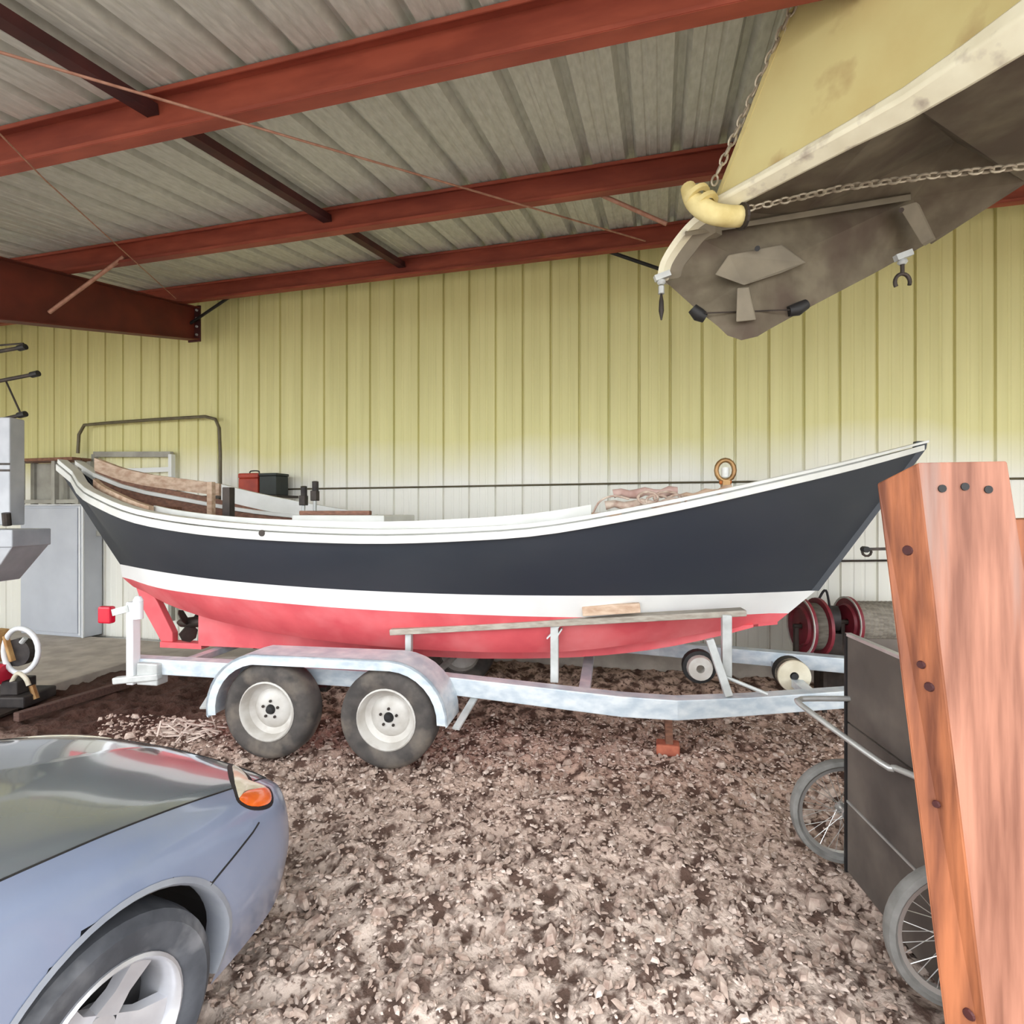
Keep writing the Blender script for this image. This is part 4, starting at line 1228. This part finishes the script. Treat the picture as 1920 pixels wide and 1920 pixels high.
# grey cabinet
c0 = atZ(158, 1196, .05); 
cx1, cyf = c0.x, c0.y
cb = thing('metal_cabinet', (cx1 - .55, cyf + .1, .05), 'tall light grey metal cabinet on the slab behind the dory stern', 'cabinet')
ztop = EYE + (960 - 948) / FPX * ((c0 - cw(0, 0, .1)).dot(cw(0, 1)))
dpx = WALL_Y - .02 - cyf
MB().box((cx1 - 1.12, cx1), (cyf, cyf + dpx), (.05, ztop)).build('body', 'cabinet', cb, bevel=.008)
MB().box((cx1 - 1.10, cx1 - .10), (cyf - .018, cyf - .001), (.10, ztop - .03)).build('door', 'cabinet', cb, bevel=.006)
MB().box((cx1 - .075, cx1 - .045), (cyf - .022, cyf), (.08, ztop - .01)).build('edge_trim', 'cabinet_trim', cb, bevel=.004)
MB().box((cx1 - .025, cx1 + .004), (cyf - .022, cyf), (.05, ztop)).build('edge_trim', 'cabinet_trim', cb, bevel=.004)
MB().box((cx1 - 1.12, cx1 + .01), (cyf - .025, cyf + dpx), (ztop, ztop + .02)).build('top', 'cabinet_trim', cb, bevel=.004)
# crate frame standing on the cabinet
fr = thing('bench_frame', (cx1 - .5, cyf + .3, ztop + .02), 'grey open frame with a plank top standing on the grey cabinet', 'bench')
dcab = (c0 - cw(0, 0, .1)).dot(cw(0, 1))
zt = EYE + (960 - 858) / FPX * dcab
for xx in (-1.02, -.42, -.02):
    for yy in (-.06, .1):
        MB().box((cx1 + xx - .03, cx1 + xx + .03), (cyf + yy - .03, cyf + yy + .03), (ztop + .02, zt - .04)).build('leg', 'bench_grey', fr, bevel=.004)
MB().box((cx1 - 1.2, cx1 - .05), (cyf - .12, cyf - .0), (zt - .04, zt)).build('plank', 'wood_brown', fr, bevel=.004)
MB().box((cx1 - 1.2, cx1 - .05), (cyf + .01, cyf + .13), (zt - .04, zt)).build('plank', 'wood_brown', fr, bevel=.004)
MB().box((cx1 - 1.06, cx1 + .01), (cyf - .07, cyf - .04), (ztop + .03, ztop + .08)).build('stretcher', 'bench_grey', fr, bevel=.004)
MB().box((cx1 - .98, cx1 + .0), (cyf + .10, cyf + .11), (ztop + .05, zt - .05)).build('back_panel', 'bench_grey', fr)
# picture-frame like white window sash leaning behind
w0 = atY(235, 900, 5.70)
sh = thing('window_sash', (w0.x, 5.70, .3), 'white wooden sash frame leaning against the wall behind the dory stern', 'frame')
a, c, d_, e = atY(178, 852, 5.70), atY(322, 852, 5.70), atY(322, 1000, 5.70), atY(178, 1000, 5.70)
MB().bar(a, c, .05, .07).build('rail', 'bench_grey', sh); MB().bar(e, d_, .05, .07).build('rail', 'bench_grey', sh)
MB().bar(a, e, .06, .05, (1, 0, 0)).build('stile', 'bench_grey', sh); MB().bar(c, d_, .06, .05, (1, 0, 0)).build('stile', 'cabinet_trim', sh)
MB().bar(atY(178, 885, 5.70), atY(322, 880, 5.70), .03, .06).build('muntin', 'cabinet_trim', sh)
MB().bar(atY(178, 925, 5.72), atY(322, 925, 5.72), .01, .22).build('pane', 'toolbox_dark', sh)
MB().bar(atY(322, 1000, 5.70), Vector((atY(322, 1000, 5.70).x, 5.70, .30)), .06, .05, (1, 0, 0)).build('stile', 'bench_grey', sh)
MB().bar(atY(178, 1000, 5.70), Vector((atY(178, 1000, 5.70).x, 5.70, .30)), .06, .05, (1, 0, 0)).build('stile', 'bench_grey', sh)
# bent pipe hoop on the wall
P = [atY(x, y, 5.66) for x, y in ((146, 850), (148, 815), (158, 797), (200, 793), (300, 786), (385, 781), (404, 786), (411, 802), (413, 850), (413, 960))]
P += [Vector((P[-1].x, 5.66, .36))]
tag(MB().tube(P, .020, 8).build('pipe_hoop', 'pipe_grey', smooth=60), 'bent grey pipe hoop standing against the back wall at left', 'pipe')
# shelf on the wall with boxes
s0, s1 = atY(372, 930, 5.5), atY(532, 932, 5.5)
sf = thing('wall_shelf', (s0.x, WALL_Y, s0.z), 'narrow dark shelf on the back wall above the dory quarter', 'shelf')
MB().box((s0.x, s1.x), (5.38, WALL_Y - .01), (s0.z - .025, s0.z)).build('board', 'dark_metal', sf)
MB().bar(atY(488, 935, 5.45), atY(513, 962, 5.7), .03, .03).build('bracket', 'black', sf)
MB().bar(atY(392, 935, 5.45), atY(410, 962, 5.7), .03, .03).build('bracket', 'black', sf)
t0, t1 = atY(456, 925, 5.5), atY(492, 925, 5.5); zz = atY(470, 888, 5.5).z
tbx = thing('toolbox', (t0.x, 5.5, s0.z), 'orange red toolbox on the dark wall shelf', 'toolbox')
MB().box((t0.x, t1.x), (5.42, 5.66), (s0.z, zz - .06)).build('body', 'toolbox_red', tbx, bevel=.01)
MB().box((t0.x - .005, t1.x + .005), (5.415, 5.665), (zz - .06, zz)).build('lid', 'toolbox_red', tbx, bevel=.015)
MB().tube(catmull([(t0.x + .07, 5.53, zz - .005), (t0.x + .08, 5.53, zz + .03), (t1.x - .08, 5.53, zz + .03), (t1.x - .07, 5.53, zz - .005)], 4), .008, 6).build('handle', 'toolbox_dark', tbx)
t2, t3 = atY(495, 925, 5.5), atY(526, 925, 5.5)
bt = thing('battery_box', (t2.x, 5.5, s0.z), 'dark green black box beside the orange toolbox on the shelf', 'box')
MB().box((t2.x, t3.x), (5.42, 5.64), (s0.z, zz - .035)).build('body', 'toolbox_dark', bt, bevel=.008)
MB().box((t2.x - .006, t3.x + .006), (5.414, 5.646), (zz - .035, zz - .005)).build('lid', 'toolbox_dark', bt, bevel=.006)

# drill stand at the left edge of the picture
m0 = at(-10, 1000, 4.4)
ds_ = thing('drill_press', (m0.x, m0.y, 0), 'light grey machine stand with a hopper at the left edge of the picture', 'machine')
def mz(py): return EYE + (960 - py) / FPX * 4.4
xr = at(18, 900, 4.4); sc_ = 4.4 / FPX
RV = cw(1, 0); FV = cw(0, 1)
def MF(x, y, z): return xr + RV * x + FV * y + Vector((0, 0, z - xr.z))
MB().box((-.16, 0), (0, .14), (mz(985), mz(782)), MF).build('column', 'machine_grey', ds_, bevel=.01)
MB().box((-.46, -.34), (.02, .12), (0, mz(985)), MF).build('stand_column', 'machine_grey', ds_)
MB().box((-.60, -.20), (-.1, .3), (0, .02), MF).build('base', 'dark_metal', ds_)
MB().box((-.34, .165), (-.16, .20), (mz(1024), mz(992)), MF).build('tray', 'machine_grey', ds_, bevel=.008)
MB().hexa([MF(-.34, -.12, mz(1090)), MF(-.06, -.12, mz(1090)), MF(-.06, .16, mz(1090)), MF(-.34, .16, mz(1090)), MF(-.34, -.15, mz(1024)), MF(.155, -.15, mz(1024)), MF(.155, .19, mz(1024)), MF(-.34, .19, mz(1024))]).build('hopper', 'machine_grey', ds_, bevel=.006)
MB().tube([MF(-.01, -.01, mz(985)), MF(.0, -.03, mz(962))], .03, 10).build('knob', 'dark_metal', ds_)
for y in (868, 880):
    MB().box((-.16, .003), (-.004, .0), (mz(y + 4), mz(y)), MF).build('band', 'dark_metal', ds_)
# rack pegs above it
pg = thing('peg_rack', at(-15, 720, 4.9), 'rack of dark pegs with blunt ends at the left edge', 'rack')
MB().bar(at(-25, 640, 4.9), at(-15, 800, 4.9), .05, .05, FV).build('upright', 'dark_metal', pg)
for (x0, y0, x1, y1) in ((-20, 662, 44, 651), (-20, 718, 68, 701), (-20, 792, 44, 777)):
    MB().tube([at(x0, y0, 4.9), at(x1, y1, 4.8)], .017, 8).build('peg', 'dark_metal', pg)
    MB().tube([at(x1 - 9, y1 + 2, 4.81), at(x1 + 4, y1 - 1, 4.8)], .026, 10).build('end_cap', 'black', pg)
MB().tube([at(10, 712, 4.9), at(40, 778, 4.85)], .008, 6).build('brace', 'dark_metal', pg)
for (x0, y0, x1, y1) in ((-20, 655, 44, 646),):
    MB().tube([at(x0, y0 - 6, 4.9), at(x1, y1 - 2, 4.8)], .008, 6).build('brace', 'dark_metal', pg)
MB().bar(at(-18, 790, 4.9), Vector((at(-18, 790, 4.9).x, at(-18, 790, 4.9).y, 0)), .05, .05, FV).build('upright', 'dark_metal', pg)

# pressure washer low at the left edge
e0 = atZ(20, 1322, .0)
pw = thing('engine_unit', (e0.x, e0.y, 0), 'small engine unit with a white ring guard by the slab at left', 'engine')
dE = (e0 - cw(0, 0, 0)).dot(cw(0, 1)); kE = dE / FPX
def EF(px, py, off=0.0): return at(px, py, dE + off)
P = [EF(36 + 36 * math.cos(t * math.pi / 12) * (1 if math.cos(t * math.pi / 12) > 0 else .8), 1220 + 42 * math.sin(t * math.pi / 12)) for t in range(24)]
MB().tube(P, .022, 8, closed=True).build('ring_guard', 'pvc', pw, smooth=60)
MB().disc(EF(38, 1222, .06), FV, .12, .08, 22).build('flywheel', 'engine_dark', pw)
MB().tube([EF(40, 1205, .0), EF(48, 1196, .0)], .02, 8).build('shaft', 'galv_dull', pw)
MB().bar(EF(0, 1180, .02), EF(-6, 1240, .02), .12, .09, RV).build('air_box', 'engine_tan', pw, bevel=.015)
MB().bar(EF(10, 1192, .0), EF(24, 1240, .0), .05, .025, RV).build('lever', 'engine_tan', pw, bevel=.006)
MB().tube([EF(-14, 1262, -.02), EF(10, 1264, -.02)], .085, 16).build('fuel_tank', 'engine_red', pw, smooth=50)
MB().box((-.32, .20), (-.1, .25), (.0, .10), lambda x, y, z: e0 + RV * x + FV * y + Vector((0, 0, z))).build('base', 'engine_dark', pw, bevel=.015)
MB().tube(catmull([EF(22, 1278, -.03), EF(34, 1262, -.03), EF(48, 1272, -.03), EF(54, 1285, -.03)], 4), .018, 8).build('hose', 'cream_wheel', pw, smooth=60)
MB().box((-.05, .10), (-.05, .15), (.10, .22), lambda x, y, z: e0 + RV * x + FV * y + Vector((0, 0, z))).build('block', 'engine_dark', pw, bevel=.01)
MB().tube([EF(60, 1285, .02), EF(68, 1310, .02)], .025, 8).build('foot', 'brass', pw)

# ------------------------------------------------------------------ bark chips and clods on the floor
random.seed(11)
def chips(name, m_, n, smin, smax, label, flat=.35, region=None):
    b = MB()
    for _ in range(n):
        d = 1.2 + (4.6 - 1.2) * random.random() ** .75
        lat = random.uniform(-.75, .72) * d
        p = cw(lat, d)
        if p.y > WALL_Y - .25: continue
        z = ground(p.x, p.y)
        s = random.uniform(smin, smax) * (1.0 if random.random() < .9 else 1.7)
        L = s * random.uniform(1.0, 1.9); w = s * random.uniform(.5, 1.0); h = s * flat * random.uniform(.6, 1.4)
        th = random.uniform(0, 2 * math.pi); ti = random.uniform(-.5, .5)
        c, sn = math.cos(th), math.sin(th)
        base = len(b.v)
        k = 5
        for (r, zz) in ((1.0, 0.0), (.62, h)):
            for j in range(k):
                an = 2 * math.pi * j / k + random.uniform(-.35, .35)
                x, y = math.cos(an) * L * .5 * r, math.sin(an) * w * .5 * r
                b.v.append((p.x + x * c - y * sn, p.y + x * sn + y * c, z + .002 + zz + x * ti * .6))
        b.f.append(tuple(range(base + k, base + 2 * k)))
        for j in range(k):
            j2 = (j + 1) % k; b.f.append((base + j, base + j2, base + k + j2, base + k + j))
    o = b.build(name, m_, fix=False)
    tag(o, label, 'bark chips', None, 'stuff')
chips('bark_chips', 'chip_pale', 7000, .006, .022, 'pale wood chips scattered over the dirt floor')
chips('bark_mulch', 'chip_tan', 9000, .006, .026, 'tan bark mulch lying over the dirt floor')
chips('dirt_clods', 'clod', 1500, .018, .045, 'lumpy clods of dirt among the chips', .5)
# bundle of pale splinters heaped beside the left trailer wheel
b = MB(); random.seed(5)
o = atZ(350, 1372, .03)
for _ in range(70):
    c = o + Vector((random.uniform(-.22, .25), random.uniform(-.12, .15), random.uniform(0, .05)))
    v = Vector((random.uniform(-1, 1), random.uniform(-.6, .6), random.uniform(-.25, .25))).normalized() * random.uniform(.03, .08)
    b.bar(c - v, c + v, .012, .008)
tag(b.build('splinter_heap', 'chip_pale'), 'heap of pale splinters beside the rear trailer wheel', 'splinters', None, 'stuff')

for o in bpy.data.objects:
    if '_w' in o: del o['_w']
